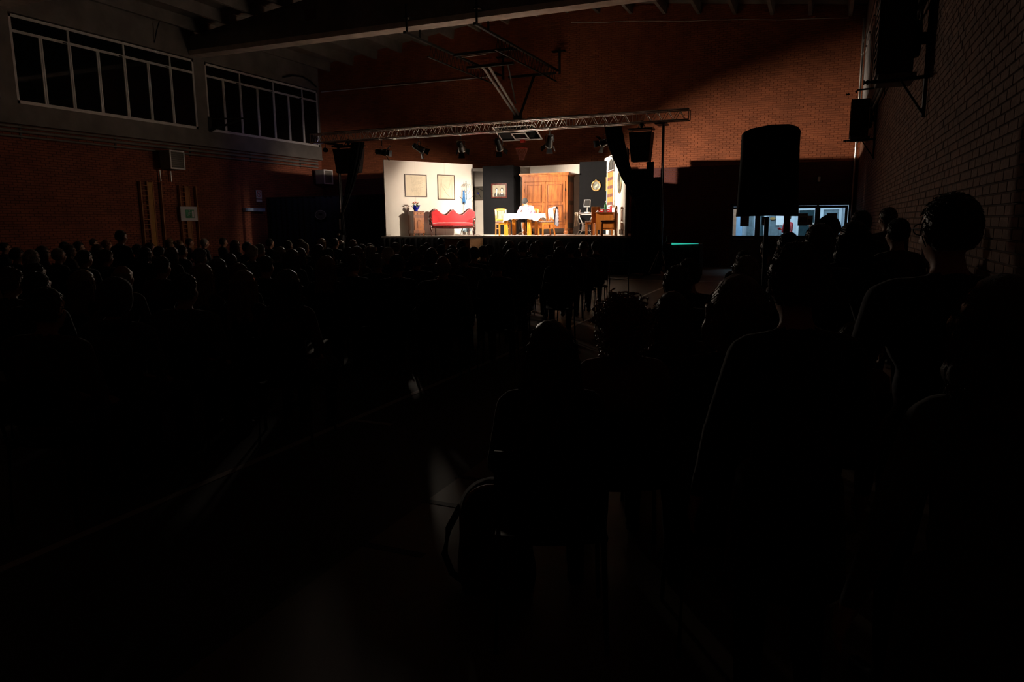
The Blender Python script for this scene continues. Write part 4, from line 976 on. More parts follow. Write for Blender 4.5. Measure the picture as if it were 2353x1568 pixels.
mb = MB(); pts = [(-.07, -d/2-.02, .28)]+[(.07*math.cos(PI-k*PI/10), -d/2-.02, .50+.07*math.sin(PI-k*PI/10)) for k in range(11)]+[(.07, -d/2-.02, .28)]; mb.tube(pts, .008, 6, closed=True); mb.build('arch_moulding', 'walnut_dark', dr)
mb = MB(); mb.ell((.16, -d/2-.03, .42), (.013,)*3, 8, 6); mb.build('knob', 'brass', dr)
mb = MB(); mb.bev((0, -.01, .15), (w+.02, d+.02, .11), .01); mb.build('plinth', 'walnut_dark', t)
for sx in (-1, 1):
    for y in (-1, 1): mb = MB(); mb.lathe((sx*(w/2-.03), y*(d/2-.03), 0), [(.018, 0), (.028, .03), (.015, .06), (.03, .10)], 10); mb.build('foot', 'walnut_dark', t)
# flower pot on it
fp = V(cb.x, cb.y, cb.z+fh+.001)
t = thing('flower_pot', 'red and orange flowers in bright blue wrapping on the bedside cabinet', 'flowers', fp)
def wrap(u, v):
    a = u*2*PI; r = .065+.085*v**1.6*(1+.35*math.cos(a*5)*v); return V(r*math.cos(a), r*math.sin(a), .17*v+.05*v*v*math.cos(a*5))
mb = MB(); mb.grid(wrap, 50, 8, thick=.004); mb.build('wrapping', 'blue_wrap', t)
mb = MB(); mb.lathe((0, 0, 0), [(.06, 0), (.075, .13), (.06, .135)], 14); mb.build('pot', 'cream', t)
rnd = random.Random(4); mb = MB()
for k in range(40):
    a = rnd.random()*2*PI; r = .03+.10*rnd.random(); z = .17+.12*rnd.random(); c = V(r*math.cos(a), r*math.sin(a), z)
    mb.add([c, c+V(.03*math.cos(a), .03*math.sin(a), .02), c+V(.05*math.cos(a+.3), .05*math.sin(a+.3), .0), c+V(.02*math.cos(a+.9), .02*math.sin(a+.9), -.01)], [(0, 1, 2, 3)])
    mb.cyl((0, 0, .1), c, .003, 4)
mb.build('leaves', 'leaf', t); t.children[-1]['kind'] = 'stuff'
for k in range(11):
    a = k*2.4; r = .03+.09*math.sqrt(k/11); c = V(r*math.cos(a), r*math.sin(a), .33-.5*r+.02*(k % 3)); mb = MB()
    for j in range(6):
        b_ = j*PI/3; mb.ell(c+V(.016*math.cos(b_), .016*math.sin(b_), 0), (.014, .014, .01), 6, 4)
    mb.ell(c+V(0, 0, .006), (.012,)*3, 6, 4); mb.build('blossom', 'petal_red' if k % 3 else 'petal_orange', t)

# pictures on the left flat
def framed(name, label, c, rz, w, h, fw, fm, pic, back, draw=None, cat='picture', pad=0, tilt=0.0):
    """wall picture; local -y is outwards"""
    t = thing(name, label, cat, c, rz); t.rotation_euler = (tilt, 0, rz)
    mb = MB(); mb.bx(-w/2, w/2, -.025, 0, -h/2, -h/2+fw); mb.bx(-w/2, w/2, -.025, 0, h/2-fw, h/2); mb.bx(-w/2, -w/2+fw, -.025, 0, -h/2+fw, h/2-fw); mb.bx(w/2-fw, w/2, -.025, 0, -h/2+fw, h/2-fw); mb.build('frame', fm, t)
    mb = MB(); mb.bx(-w/2+fw, w/2-fw, -.010, -.004, -h/2+fw, h/2-fw); mb.build('mount', back, t)
    if pic: mb = MB(); mb.bx(-w/2+fw+pad, w/2-fw-pad, -.012, -.010, -h/2+fw+pad, h/2-fw-pad); mb.build('drawing', pic, t)
    if draw: draw(t)
    return t
def flatpic(px0, px1, py0, py1):
    a = atflat(px0, (py0+py1)/2, LP0, LP1); b = atflat(px1, (py0+py1)/2, LP0, LP1)
    c = (a+b)/2; zt_ = atflat((px0+px1)/2, py0, LP0, LP1).z; z0_ = atflat((px0+px1)/2, py1, LP0, LP1).z
    n = V(math.sin(ang), -math.cos(ang), 0); return V(c.x, c.y, (zt_+z0_)/2)+n*.006, (b-a).length, zt_-z0_
def sk1(t):
    mb = MB(); rnd = random.Random(3)
    for k in range(26):
        z = -.36+.70*k/26; w_ = .28-.12*max(0, (8-k)/8.0); x0 = -w_+.05*rnd.random(); x1 = w_*.95-.06*rnd.random()
        mb.bx(x0+.05, x1+.05, -.0135, -.012, z, z+.006+.006*rnd.random())
    mb.build('pencil_shading', 'sketch', t); t.children[-1]['kind'] = 'stuff'
c, w, h = flatpic(929.5, 980, 401, 453); framed('framed_map', 'wide framed grey sketch on the left white flat', c, ang, w, h, .03, 'frame_wood', None, 'paper', sk1)
def sk2(t):
    mb = MB(); pts = [(-.22, -.014, .30), (-.20, -.014, .05), (-.12, -.014, -.05), (-.02, -.014, -.20), (.16, -.014, -.36)]
    mb.tube(pts, .006, 4); mb.tube([(-.28, -.014, .38), (.26, -.014, .36), (.27, -.014, -.42), (-.27, -.014, -.42)], .004, 4, closed=True)
    mb.tube([(-.1, -.014, .1), (0, -.014, -.02), (.08, -.014, -.05), (.16, -.014, .04), (.2, -.014, .28)], .004, 4)
    mb.build('pencil_lines', 'sketch', t); t.children[-1]['kind'] = 'stuff'
c, w, h = flatpic(1005, 1044, 402, 459); framed('framed_sketch', 'narrower framed line drawing right of the wide one on the left flat', c, ang, w, h, .028, 'frame_wood', None, 'paper', sk2)
c, w, h = flatpic(886, 898, 532, 540)
o = MB().bev((0, -.02, 0), (w, .04, h), .006).build('socket_box', 'flat_white'); o.location = c; o.rotation_euler = (0, 0, ang); tag(o, 'small white box at the foot of the left flat', 'box')

# couple portrait on the black flat
a = atY(1129, 422.5, 25.48); b = atY(1165, 455, 25.48); cw, chh = b.x-a.x, a.z-b.z
def couple(t):
    mb = MB(); w, h = cw, chh
    def disc(x, z, rx, rz_, off, m, name, n=20, lbl=None):
        mb = MB(); mb.prism([(math.cos(k*2*PI/n)*rx, math.sin(k*2*PI/n)*rz_) for k in range(n)], (x, -off, z), (1, 0, 0), (0, 0, 1), (0, -1, 0), .001); mb.build(name, m, t)
    K = 1.42
    for x, hw in ((-.105, .125), (.115, .115)):
        pl = lambda pts, off, m, nm: MB().prism([(x+p_*K, q_*K-.02) for p_, q_ in pts], (0, -off, 0), (1, 0, 0), (0, 0, 1), (0, -1, 0), .001).build(nm, m, t)
        zb = -(h/2-.055)/K+.014
        pl([(-hw/K, zb), (hw/K, zb), (hw*.8/K, -.065), (.03, -.03), (-.03, -.03), (-hw*.8/K, -.065)], .0122, 'ink', 'dark_clothing')
        el = lambda cz, rx, rz_: [(math.cos(k*PI/10)*rx, cz+math.sin(k*PI/10)*rz_) for k in range(20)]
        pl(el(.045, .040 if x < 0 else .044, .046 if x < 0 else .05), .0134, 'ink', 'dark_hair')
        pl(el(.028, .028, .040), .0146, 'face_print', 'pale_face')
        pl([(-.020, -.03), (.020, -.03), (.004, zb+.01), (-.004, zb+.01)] if x < 0 else [(-.04, -.045), (.0, -.022), (.04, -.045), (.0, -.085)], .0146, 'face_print', 'white_collar')
        pl([(-.013, -.030), (.013, -.030), (.010, -.006), (-.010, -.006)], .0142, 'face_print', 'neck')
        mb = MB()
        for sx in (-.012, .012): mb.prism([(x+(sx+.008*math.cos(k*PI/4))*K, (.034+.004*math.sin(k*PI/4))*K-.02) for k in range(8)], (0, -.0158, 0), (1, 0, 0), (0, 0, 1), (0, -1, 0), .001)
        mb.bx(x-.010*K, x+.010*K, -.0168, -.0158, .008*K-.02, (.014 if x < 0 else .011)*K-.02); mb.bx(x-.003*K, x+.003*K, -.0168, -.0158, .016*K-.02, .030*K-.02); mb.build('features', 'ink_grey', t); t.children[-1]['kind'] = 'stuff'
framed('couple_portrait', 'old black and white portrait of a couple in a dark red frame', ((a.x+b.x)/2, 25.494, (a.z+b.z)/2), 0, cw, chh, .05, 'mahogany', None, 'portrait_bg', couple)
# oval portrait on the right black flat
def oval(name, label, c, rz, rx, rz_, rim, fm, fill, extra=None):
    t = thing(name, label, 'picture' if 'mirror' not in name else 'mirror', c, rz); n = 40
    def ring(u, v):
        a = u*2*PI; b_ = v*2*PI; k = 1-rim/2/rx+rim/2/rx*math.cos(b_); k2 = 1-rim/2/rz_+rim/2/rz_*math.cos(b_)
        return V(rx*k*math.cos(a), -.012-.014*math.sin(b_), rz_*k2*math.sin(a))
    mb = MB(); mb.grid(ring, n, 8); mb.build('frame', fm, t)
    mb = MB(); mb.prism([(rx*.9*math.cos(k*2*PI/n), rz_*.9*math.sin(k*2*PI/n)) for k in range(n)], (0, -.002, 0), (1, 0, 0), (0, 0, 1), (0, -1, 0), .008); mb.build('glass' if 'mirror' in name else 'painting', fill, t)
    if extra: extra(t)
    return t
p = atY(1369.7, 427, 25.49); q0 = atY(1359, 427, 25.49); q1 = atY(1380.5, 427, 25.49); r0 = atY(1370, 414.5, 25.49); r1 = atY(1370, 439.5, 25.49)
def ovex(t):
    mb = MB(); mb.prism([(-.05, -.02), (.0, -.06), (.07, .02), (.04, .06), (-.01, .02)], (0, -.011, 0), (1, 0, 0), (0, 0, 1), (0, -1, 0), .002); mb.build('figure', 'face_print', t)
    mb = MB(); mb.lathe((0, -.015, (r0.z-r1.z)/2+.01), [(.012, 0), (.02, .012), (.008, .03)], 8); mb.build('bow', 'gold', t)
oval('oval_portrait', 'small gold-framed oval painting on the right black flat', (p.x, 25.494, p.z), 0, (q1.x-q0.x)/2, (r0.z-r1.z)/2, .045, 'gold', 'oval_paint', ovex)

# the dark framed screen in the gap
a = atY(1084, 429, 26.85); b = atY(1112, 460, 26.85); w, h = b.x-a.x, a.z-b.z
def scr(t):
    mb = MB(); mb.tube([(-w*.38, -.014, h*.30), (0, -.014, h*.36), (w*.4, -.014, h*.2)], .012, 5); mb.tube([(-w*.35, -.014, h*.1), (-w*.15, -.014, -h*.3)], .01, 5); mb.tube([(0, -.014, h*.1), (w*.25, -.014, -h*.35)], .01, 5); mb.build('dark_lines', 'ink', t); t.children[-1]['kind'] = 'stuff'
    mb = MB(); mb.prism([(-.05, .05), (0, .03), (.05, -.05), (.01, -.04)], (0, -.016, 0), (1, 0, 0), (0, 0, 1), (0, -1, 0), .002); mb.build('painted_glint', 'blue_wrap', t)  # blue reflection in the glazing, put in as a coloured patch
framed('dark_picture', 'dark glazed picture with a blue glint in the gap beside the coat stand', ((a.x+b.x)/2, 26.89, (a.z+b.z)/2), 0, w, h, .018, 'frame_wood', None, 'ink_grey', scr)

# wrought iron coat stand
cs = deck_at(1073, 25.55); top = atY(1075, 417, 25.55).z-SZ
t = thing('coat_stand', 'tall wrought iron coat stand with curled hooks behind the sofa end', 'coat stand', cs)
mb = MB(); mb.cyl((0, 0, .1), (0, 0, top-.04), .013, 8); mb.ell((0, 0, top-.02), (.02, .02, .03), 8, 6); mb.build('pole', 'iron', t); t.children[-1]['kind'] = 'stuff'
for k in range(4):
    an = k*PI/2+.5; d = V(math.cos(an), math.sin(an), 0); mb = MB()
    mb.tube([d*.015+V(0, 0, top-.55), d*.10+V(0, 0, top-.44), d*.16+V(0, 0, top-.30), d*.17+V(0, 0, top-.18), d*.13+V(0, 0, top-.10), d*.08+V(0, 0, top-.13), d*.09+V(0, 0, top-.19)], .007, 6)
    mb.build('upper_hook', 'iron', t)
    mb = MB(); mb.tube([d*.015+V(0, 0, top-.70), d*.14+V(0, 0, top-.66), d*.25+V(0, 0, top-.58), d*.30+V(0, 0, top-.50), d*.27+V(0, 0, top-.47)], .008, 6); mb.build('lower_hook', 'iron', t)
    mb = MB(); pts = [d*(.02+.06*math.sin(q*PI/8))+V(0, 0, top-.42+.36*q/8) for q in range(9)]; mb.tube(pts, .006, 6); mb.build('cage_bar', 'iron', t)
    mb = MB(); mb.tube([d*.02+V(0, 0, .32), d*.12+V(0, 0, .30), d*.20+V(0, 0, .18), d*.24+V(0, 0, .02), d*.30+V(0, 0, .0+.012), d*.32+V(0, 0, .05), d*.28+V(0, 0, .07)], .011, 6); mb.build('foot', 'iron', t)
mb = MB()
def hang(w0, w1, z0, z1, sd, off):
    def fn(u, v):
        w_ = w0+(w1-w0)*v; a = (u-.5)*2.4; return off+V(math.sin(a)*w_, -math.cos(a)*w_*.7+.015*math.sin(u*22+sd)*(.4+v), z0+(z1-z0)*v+.02*math.sin(u*7+sd)*v)
    return fn
mb = MB(); mb.grid(hang(.04, .20, top-.36, .12, 1, V(.03, 0, 0)), 40, 14, thick=.008)
o = mb.build('pale_coat', 'paleblue'); o.location = cs; tag(o, 'pale blue garment hanging from the coat stand', 'coat')
mb = MB(); mb.grid(hang(.03, .06, top-.34, top-.80, 4, V(-.05, -.06, 0)), 26, 10, thick=.008)
o = mb.build('blue_scarf', 'scarf'); o.location = cs+V(0, -.03, 0); tag(o, 'deeper blue scarf over the pale garment on the coat stand', 'scarf')

# treadle sewing table
s0 = deck_at(1325, 24.6); s1 = deck_at(1366, 24.6); w = s1.x-s0.x; st = atY(1345, 489, 24.6).z-SZ
t = thing('sewing_table', 'white iron treadle table with curved legs beside the wardrobe', 'table', ((s0.x+s1.x)/2, 24.6, SZ+.001))
mb = MB(); mb.bev((0, 0, st-.02), (w, .42, .035), .01); mb.build('top', 'iron_white', t)
mb = MB(); mb.bx(-w/2+.04, w/2-.04, -.19, .19, st-.08, st-.04); mb.build('apron', 'iron_white', t)
for sx in (-1, 1):
    for y in (-.17, .17):
        mb = MB(); xx = sx*(w/2-.10)
        mb.tube([(xx+sx*.06, y, st-.06), (xx+sx*.05, y, st-.15), (xx-sx*.02, y, st-.28), (xx-sx*.05, y, st-.38), (xx-sx*.04, y, .22), (xx-sx*.03, y, .12), (xx+sx*.02, y, .05), (xx+sx*.09, y, .012)], .014, 6); mb.build('leg', 'iron_white', t)
    mb = MB(); mb.cyl((sx*(w/2-.14), -.17, .15), (sx*(w/2-.14), .17, .15), .012, 6); mb.cyl((sx*(w/2-.15), -.17, st-.36), (sx*(w/2-.15), .17, st-.36), .012, 6); mb.build('cross_bar', 'iron_white', t); t.children[-1]['kind'] = 'stuff'
for y in (-.17, .17):
    mb = MB(); mb.tube([(-w/2+.14, y, st-.37), (0, y, st-.35), (w/2-.14, y, st-.37)], .012, 6); mb.build('brace', 'iron_white', t)
mb = MB(); mb.bev((0, 0, .14), (w-.34, .26, .02), .006); mb.build('treadle', 'iron_white', t)
tb = ((s0.x+s1.x)/2, 24.6, SZ+.001)
a = atY(1342, 462, 24.6); 
t = thing('framed_screen', 'white-rimmed dark panel on a small stand on the sewing table', 'screen', (atY(1349, 488, 24.6).x, 24.6, SZ+st))
mb = MB(); hh = .36; mb.bev((0, .02, .012), (.16, .14, .02), .005); mb.cyl((0, .02, .02), (0, .02, .2), .014, 8); mb.build('stand', 'iron_white', t); t.children[-1]['kind'] = 'stuff'
Rt = Matrix.Rotation(math.radians(-14), 3, 'X')
mb = MB(); mb.box((0, -.0, .32), (.23, .012, .26), 0, 0, Rt@Matrix.Shear('XY', 2, .0).to_3x3() if False else Rt); mb.build('rim', 'iron_white', t)
mb = MB(); mb.box((0, -.008, .32), (.19, .008, .22), 0, 0, Rt); mb.build('panel', 'ink', t)
t = thing('small_bottle', 'tiny dark red bottle at the left end of the sewing table', 'bottle', (atY(1334, 488, 24.6).x, 24.55, SZ+st))
mb = MB(); mb.lathe((0, 0, 0), [(.022, 0), (.022, .05), (.01, .065), (.01, .08)], 10); mb.build('body', 'mahogany', t)
mb = MB(); mb.lathe((0, 0, .08), [(.013, 0), (.013, .015)], 8); mb.build('cap', 'cloth_white', t)
for k, px in enumerate((1341.5, 1347)):
    p = deck_at(px, 24.6); t = thing('detergent_bottle', 'white bottle on the treadle plate, %s one' % ('left' if k == 0 else 'right, blue-capped'), 'bottle', (p.x, 24.6, SZ+.152))
    mb = MB(); mb.lathe((0, 0, 0), [(.055, 0), (.06, .02), (.055, .15), (.03, .20), (.022, .22)], 12); mb.build('body', 'cloth_white', t)
    mb = MB(); mb.lathe((0, 0, .22), [(.025, 0), (.02, .035)], 10); mb.build('cap', 'blue_wrap' if k else 'cloth_white', t)
def towel(u, v): return V((u-.5)*.12+.02*math.sin(v*6), -.22-.02*math.sin(u*9), st+.004-.0-v*.50*(1-.1*u)) if v > .06 else V((u-.5)*.12, -.22+.10*(.06-v)/.06, st+.006)
mb = MB(); mb.grid(towel, 12, 24, thick=.006)
o = mb.build('towel', 'cream'); o.location = (s0.x+.05, 24.6, SZ+.001); tag(o, 'cream cloth hanging off the left end of the sewing table', 'towel')

# desk with chair beside it
d0 = deck_at(1376, 23.6); d1 = deck_at(1406.5, 23.6); w = d1.x-d0.x+.12; dh = atY(1390, 488, 23.6).z-SZ
dc = ((d0.x+d1.x)/2-.02, 23.75, SZ+.001)
t = thing('desk', 'orange wooden desk at the right end of the stage', 'desk', dc)
mb = MB(); mb.bev((0, 0, dh-.015), (w+.06, .56, .03), .008); mb.build('top', 'walnut_dark', t)
mb = MB(); mb.bx(-w/2, w/2, -.24, -.215, .18, dh-.03); mb.build('front_panel', 'beech_orange', t)
for sx in (-1, 1): mb = MB(); mb.bx(sx*w/2, sx*(w/2-.02), -.215, .24, .18, dh-.03); mb.build('side_panel', 'beech_orange', t)
for sx in (-1, 1):
    for y in (-.21, .21): mb = MB(); mb.prism([(-.02, 0), (.02, 0), (.028, .2), (-.028, .2)], (sx*(w/2-.03), y-.02, 0), (1, 0, 0), (0, 0, 1), (0, 1, 0), .04); mb.build('leg', 'beech_orange', t)
DT = SZ+.001+dh+.001
def on(px, Y): return V(atY(px, 485, Y).x, Y, DT)
def boxy(name, mats, label, px, Y, dims, rz=0, cat='box', lid=None):
    t = thing(name, label, cat, on(px, Y), rz); mb = MB(); mb.bev((0, 0, dims[2]/2), dims, .006); mb.build('body', mats, t)
    mb = MB(); mb.bev((0, 0, dims[2]+.008), (dims[0]+.01, dims[1]+.01, .016), .004); mb.build('lid', lid or mats, t)
    mb = MB(); mb.bx(-dims[0]*.3, dims[0]*.3, -dims[1]/2-.002, -dims[1]/2, dims[2]*.3, dims[2]*.7); mb.build('paper_label', 'cloth_white', t); return t
boxy('red_box', 'red_plastic', 'red box with teal lid, leftmost of the boxes on the desk', 1384, 23.66, (.12, .16, .11), lid='teal')
boxy('striped_box', 'cloth_white', 'white and green box between the two red ones on the desk', 1392.2, 23.7, (.10, .16, .10), lid='teal')
boxy('red_box', 'red_plastic', 'low red box right of the green and white one', 1399, 23.66, (.08, .14, .09))
t = thing('red_tin', 'tall red tin at the right end of the desk', 'tin', on(1403.4, 23.62)); mb = MB(); mb.lathe((0, 0, 0), [(.04, 0), (.042, .01), (.042, .19), (.038, .2)], 14); mb.build('body', 'red_plastic', t); mb = MB(); mb.lathe((0, 0, .2), [(.043, 0), (.043, .012), (.02, .016)], 14); mb.build('lid', 'red_plastic', t)
t = thing('green_bottle', 'green bottle with red neck standing behind the boxes on the desk', 'bottle', on(1391.5, 23.88))
mb = MB(); mb.lathe((0, 0, 0), [(.045, 0), (.047, .02), (.047, .20), (.035, .25), (.016, .29), (.014, .33)], 14); mb.build('glass', 'green_glass', t)
mb = MB(); mb.lathe((0, 0, .33), [(.017, 0), (.017, .05), (.01, .055)], 10); mb.build('neck_foil', 'mahogany', t)
def heap(u, v):
    a = u*2*PI; r = (1-v)*.15; return V(r*math.cos(a)*1.2, r*math.sin(a)*.8, .10*v**.7*(1+.3*math.sin(a*3+v*4))+.012*math.sin(a*7))
mb = MB(); mb.grid(heap, 30, 8); o = mb.build('crumpled_cloth', 'cloth_white'); o.location = on(1375.5, 23.7)+V(0, 0, .012); tag(o, 'crumpled white cloth at the left end of the desk', 'cloth')
mb = MB(); mb.bev((0, 0, .045), (.10, .14, .09), .02); o = mb.build('blue_packet', 'scarf'); o.location = on(1373, 23.95); tag(o, 'small blue packet behind the crumpled cloth on the desk', 'packet')
# chair seen from behind and a stool, left of the desk
p = deck_at(1369.5, 23.75)
t = thing('panel_chair', 'chair with a solid brown back carrying a diamond, left of the desk', 'chair', p, math.radians(12))
mb = MB(); mb.bev((0, -.14, .67), (.30, .03, .54), .01); mb.build('backrest', 'walnut', t)
mb = MB(); mb.prism([(0, -.13), (.055, 0), (0, .13), (-.055, 0)], (0, -.155, .68), (1, 0, 0), (0, 0, 1), (0, -1, 0), .01); mb.build('diamond', 'walnut_dark', t)
mb = MB(); mb.bev((0, .03, .43), (.34, .36, .045), .012); mb.build('seat', 'walnut', t)
for sx in (-1, 1):
    for y in (-.13, .18): mb = MB(); mb.prism([(-.016, 0), (.016, 0), (.02, .41), (-.02, .41)], (sx*.14, y-.016, 0), (1, 0, 0), (0, 0, 1), (0, 1, 0), .032); mb.build('leg', 'walnut_dark', t)
p = deck_at(1356, 24.1)
t = thing('wooden_stool', 'orange wooden stool in front of the sewing table', 'stool', (p.x, 24.12, p.z), math.radians(8))
mb = MB(); mb.bev((0, 0, .455), (.32, .30, .05), .015); mb.build('seat', 'upholstery', t)
mb = MB(); mb.bx(-.14, .14, -.13, -.11, .37, .43); mb.bx(-.14, .14, .11, .13, .37, .43); mb.bx(-.14, -.12, -.11, .11, .37, .43); mb.bx(.12, .14, -.11, .11, .37, .43); mb.build('seat_rail', 'beech_orange', t); t.children[-1]['kind'] = 'stuff'
for sx in (-1, 1):
    for y in (-.12, .12): mb = MB(); mb.bx(sx*.13-.022, sx*.13+.022, y-.02, y+.02, 0, .43); mb.build('leg', 'beech_orange', t)

# right flat: arched window with curtain, oval mirror, small picture, radiator grille
ang2 = math.atan2(RP1[1]-RP0[1], RP1[0]-RP0[0]); n2 = V(math.sin(ang2), -math.cos(ang2), 0)
if n2.x > 0: n2 = -n2
u2 = V(math.cos(ang2), math.sin(ang2), 0)
def rf(px, py): return atflat(px, py, RP0, RP1)
wl, wr = rf(1398.5, 440), rf(1412.5, 440); wt = rf(1406, 364); wb_ = rf(1404, 472); mid = (wl+wr)/2; ww = (wr-wl).length
t = thing('arched_window', 'arched stage window with glazing bars and a checked curtain on the right flat', 'window', (mid.x, mid.y, wb_.z)); Hh = wt.z-wb_.z; r_ = ww/2
def L3(a, z, o): return u2*a+V(0, 0, z)+n2*(.0+o)
ra = .40; arc = [(r_*math.cos(PI-k*PI/14), Hh-ra+ra*math.sin(PI-k*PI/14)) for k in range(15)]
mb = MB(); mb.prism([(-r_, 0)]+arc+[(r_, 0)], n2*.001, u2, (0, 0, 1), n2, .008); mb.build('dark_panes', 'ink', t)
mb = MB(); mb.tube([L3(a, z, .02) for a, z in [(-r_, 0)]+arc+[(r_, 0)]], .028, 6); mb.build('surround', 'flat_white', t)
mb = MB(); mb.tube([L3(0, .02, .022), L3(0, Hh-.02, .022)], .016, 6); mb.build('vertical_bar', 'flat_white', t)
mb = MB(); mb.tube([L3(-r_, Hh-ra, .022), L3(r_, Hh-ra, .022)], .014, 6); mb.build('cross_bar', 'flat_white', t)
mb = MB(); mb.tube([L3(a*1.08+.03, z+.06, .05) for a, z in arc[6:]]+[L3(r_*1.08+.03, Hh-ra-.08, .05)], .016, 6); mb.build('arched_rail', 'iron', t)
ch = Hh-ra-.02
for sx in (-1, 1):
    def cf(u, v):
        a = (u*(r_-.02)+.012)*sx; return L3(a, ch*(1-v)+.0, .045+.014*math.sin(u*26)+.01*math.sin(u*11+v*2))
    mb = MB(); mb.grid(cf, 30, 14); mb.build('curtain', 'curtain', t)
mb = MB(); mb.prism([(-r_-.06, -.05), (r_+.06, -.05), (r_+.06, 0), (-r_-.06, 0)], n2*.001, u2, (0, 0, 1), n2, .12); mb.build('sill', 'flat_white', t)
p = rf(1424.5, 420); e0, e1 = rf(1420, 420), rf(1429, 420); z0_, z1_ = rf(1424.5, 445).z, rf(1424.5, 394).z
rzq = math.atan2(n2.y, n2.x)+PI/2
oval('oval_mirror', 'tall dark oval mirror on the right flat', V(p.x, p.y, (z0_+z1_)/2)+n2*.004, rzq, (e1-e0).length/2, (z1_-z0_)/2, .05, 'brass', 'mirror')
p0, p1 = rf(1390.5, 424), rf(1394.3, 424); z0_, z1_ = rf(1392, 439.5).z, rf(1392, 408).z
framed('narrow_picture', 'small gilt picture at the left edge of the right flat', V((p0.x+p1.x)/2, (p0.y+p1.y)/2, (z0_+z1_)/2)+n2*.004, rzq, (p1-p0).length, z1_-z0_, .03, 'gold', None, 'sketch')
p0, p1 = rf(1425, 536), rf(1431, 536)
o = MB().bev((0, -.02, 0), ((p1-p0).length, .03, .16), .006).build('vent_grille', 'ink_grey'); o.location = V((p0.x+p1.x)/2, (p0.y+p1.y)/2, SZ+.12)+n2*.004; o.rotation_euler = (0, 0, rzq); tag(o, 'small grey grille at the foot of the right flat', 'grille')

# scraps of paper on the deck
for k, (px, Y) in enumerate(((1104, 22.9), (1112, 22.8), (1150, 22.7), (1262, 22.9), (1094, 22.6))):
    p = deck_at(px, Y); mb = MB(); rnd = random.Random(k); mb.grid(lambda u, v: V((u-.5)*.12, (v-.5)*.07, .012+.012*math.sin(u*5+k)*math.cos(v*4)), 4, 3, thick=.003)
    o = mb.build('paper_scrap', 'paper_white' if k < 4 else 'ink_grey'); o.location = p; o.rotation_euler = (0, 0, k*1.3); tag(o, ['paper scrap on the deck, left of two together by the gap', 'paper scrap on the deck, right of two together by the gap', 'paper scrap in front of the yellow chair', 'paper scrap in front of the chair with shirts', 'dark scrap on the deck near the sofa'][k], 'paper')

# ------------------------------------------------------------------ people
def remesh(mb, voxel, mats, classify, name, smooth=2):
    """fuse overlapping forms into one continuous surface"""
    me = mb.mesh('tmp', []); ob = bpy.data.objects.new('tmp', me); COL.objects.link(ob)
    r = ob.modifiers.new('r', 'REMESH'); r.mode = 'VOXEL'; r.voxel_size = voxel; r.use_smooth_shade = True
    s_ = ob.modifiers.new('s', 'SMOOTH'); s_.factor = .5; s_.iterations = smooth
    dg = bpy.context.evaluated_depsgraph_get(); dg.update()
    out = bpy.data.meshes.new_from_object(ob.evaluated_get(dg)); out.name = name
    bpy.data.objects.remove(ob)
    out.materials.clear()
    for m in mats: out.materials.append(M[m])
    if classify:
        idx = [classify(p.center) for p in out.polygons]; out.polygons.foreach_set('material_index', idx)
    out.polygons.foreach_set('use_smooth', [True]*len(out.polygons)); out.update(); return out

def head_forms(mb, c, fwd=V(0, 1, 0), s=1.0, down=0.0):
    """skull, jaw, nose, ears; c is the skull centre, looking along +y tilted down by 'down'"""
    Rm = Matrix.Rotation(math.atan2(-fwd.x, fwd.y), 3, 'Z')@Matrix.Rotation(-down, 3, 'X')
    P = lambda x, y, z: c+Rm@(V(x, y, z)*s)
    def E_(p, r, seg=14, rings=10):
        b = MB().ell((0, 0, 0), [q*s for q in r], seg, rings); mb.add([Rm@v+p for v in b.v], b.f)
    E_(P(0, -.012, .012), (.076, .096, .098)); E_(P(0, .030, -.045), (.058, .066, .075)); E_(P(0, .060, -.088), (.032, .030, .024))
    E_(P(0, .080, .035), (.050, .022, .022))
    for sx in (-1, 1):
        E_(P(sx*.079, -.008, -.012), (.012, .022, .032), 8, 6); E_(P(sx*.042, .062, -.028), (.024, .024, .02), 8, 6)
    a, b = P(0, .092, .012), P(0, .116, -.028); mb.capsule(a, b, .010*s, .015*s, 8)
    E_(P(0, .090, -.058), (.024, .014, .006), 8, 6); E_(P(0, .088, -.069), (.020, .013, .006), 8, 6)
    return P
def hand_forms(mb, w, d, up, side, s=1.0):
    """w wrist point, d pointing direction, up back of the hand, side +1/-1 thumb side"""
    d = Vector(d).normalized(); up = Vector(up); up = (up-d*up.dot(d)).normalized(); r = d.cross(up)*side
    for q in (-.022, 0, .022): mb.capsule(w+r*q*.7*s, w+(d*.085+r*q)*s, .017*s, .014*s, 8)
    for k, (q, L_) in enumerate(((-.032, .060), (-.011, .078), (.011, .084), (.032, .072))):
        a = w+(d*.085+r*q)*s; b = a+(d*L_*.55-up*L_*.10)*s; c = b+(d*L_*.36-up*L_*.34)*s
        mb.capsule(a, b, .0095*s, .0085*s, 8); mb.capsule(b, c, .0085*s, .007*s, 8)
    a = w+(d*.02+r*.028)*s; b = a+(d*.035+r*.034-up*.01)*s; c = b+(d*.034+r*.008-up*.012)*s
    mb.capsule(a, b, .013*s, .011*s, 8); mb.capsule(b, c, .011*s, .008*s, 8)

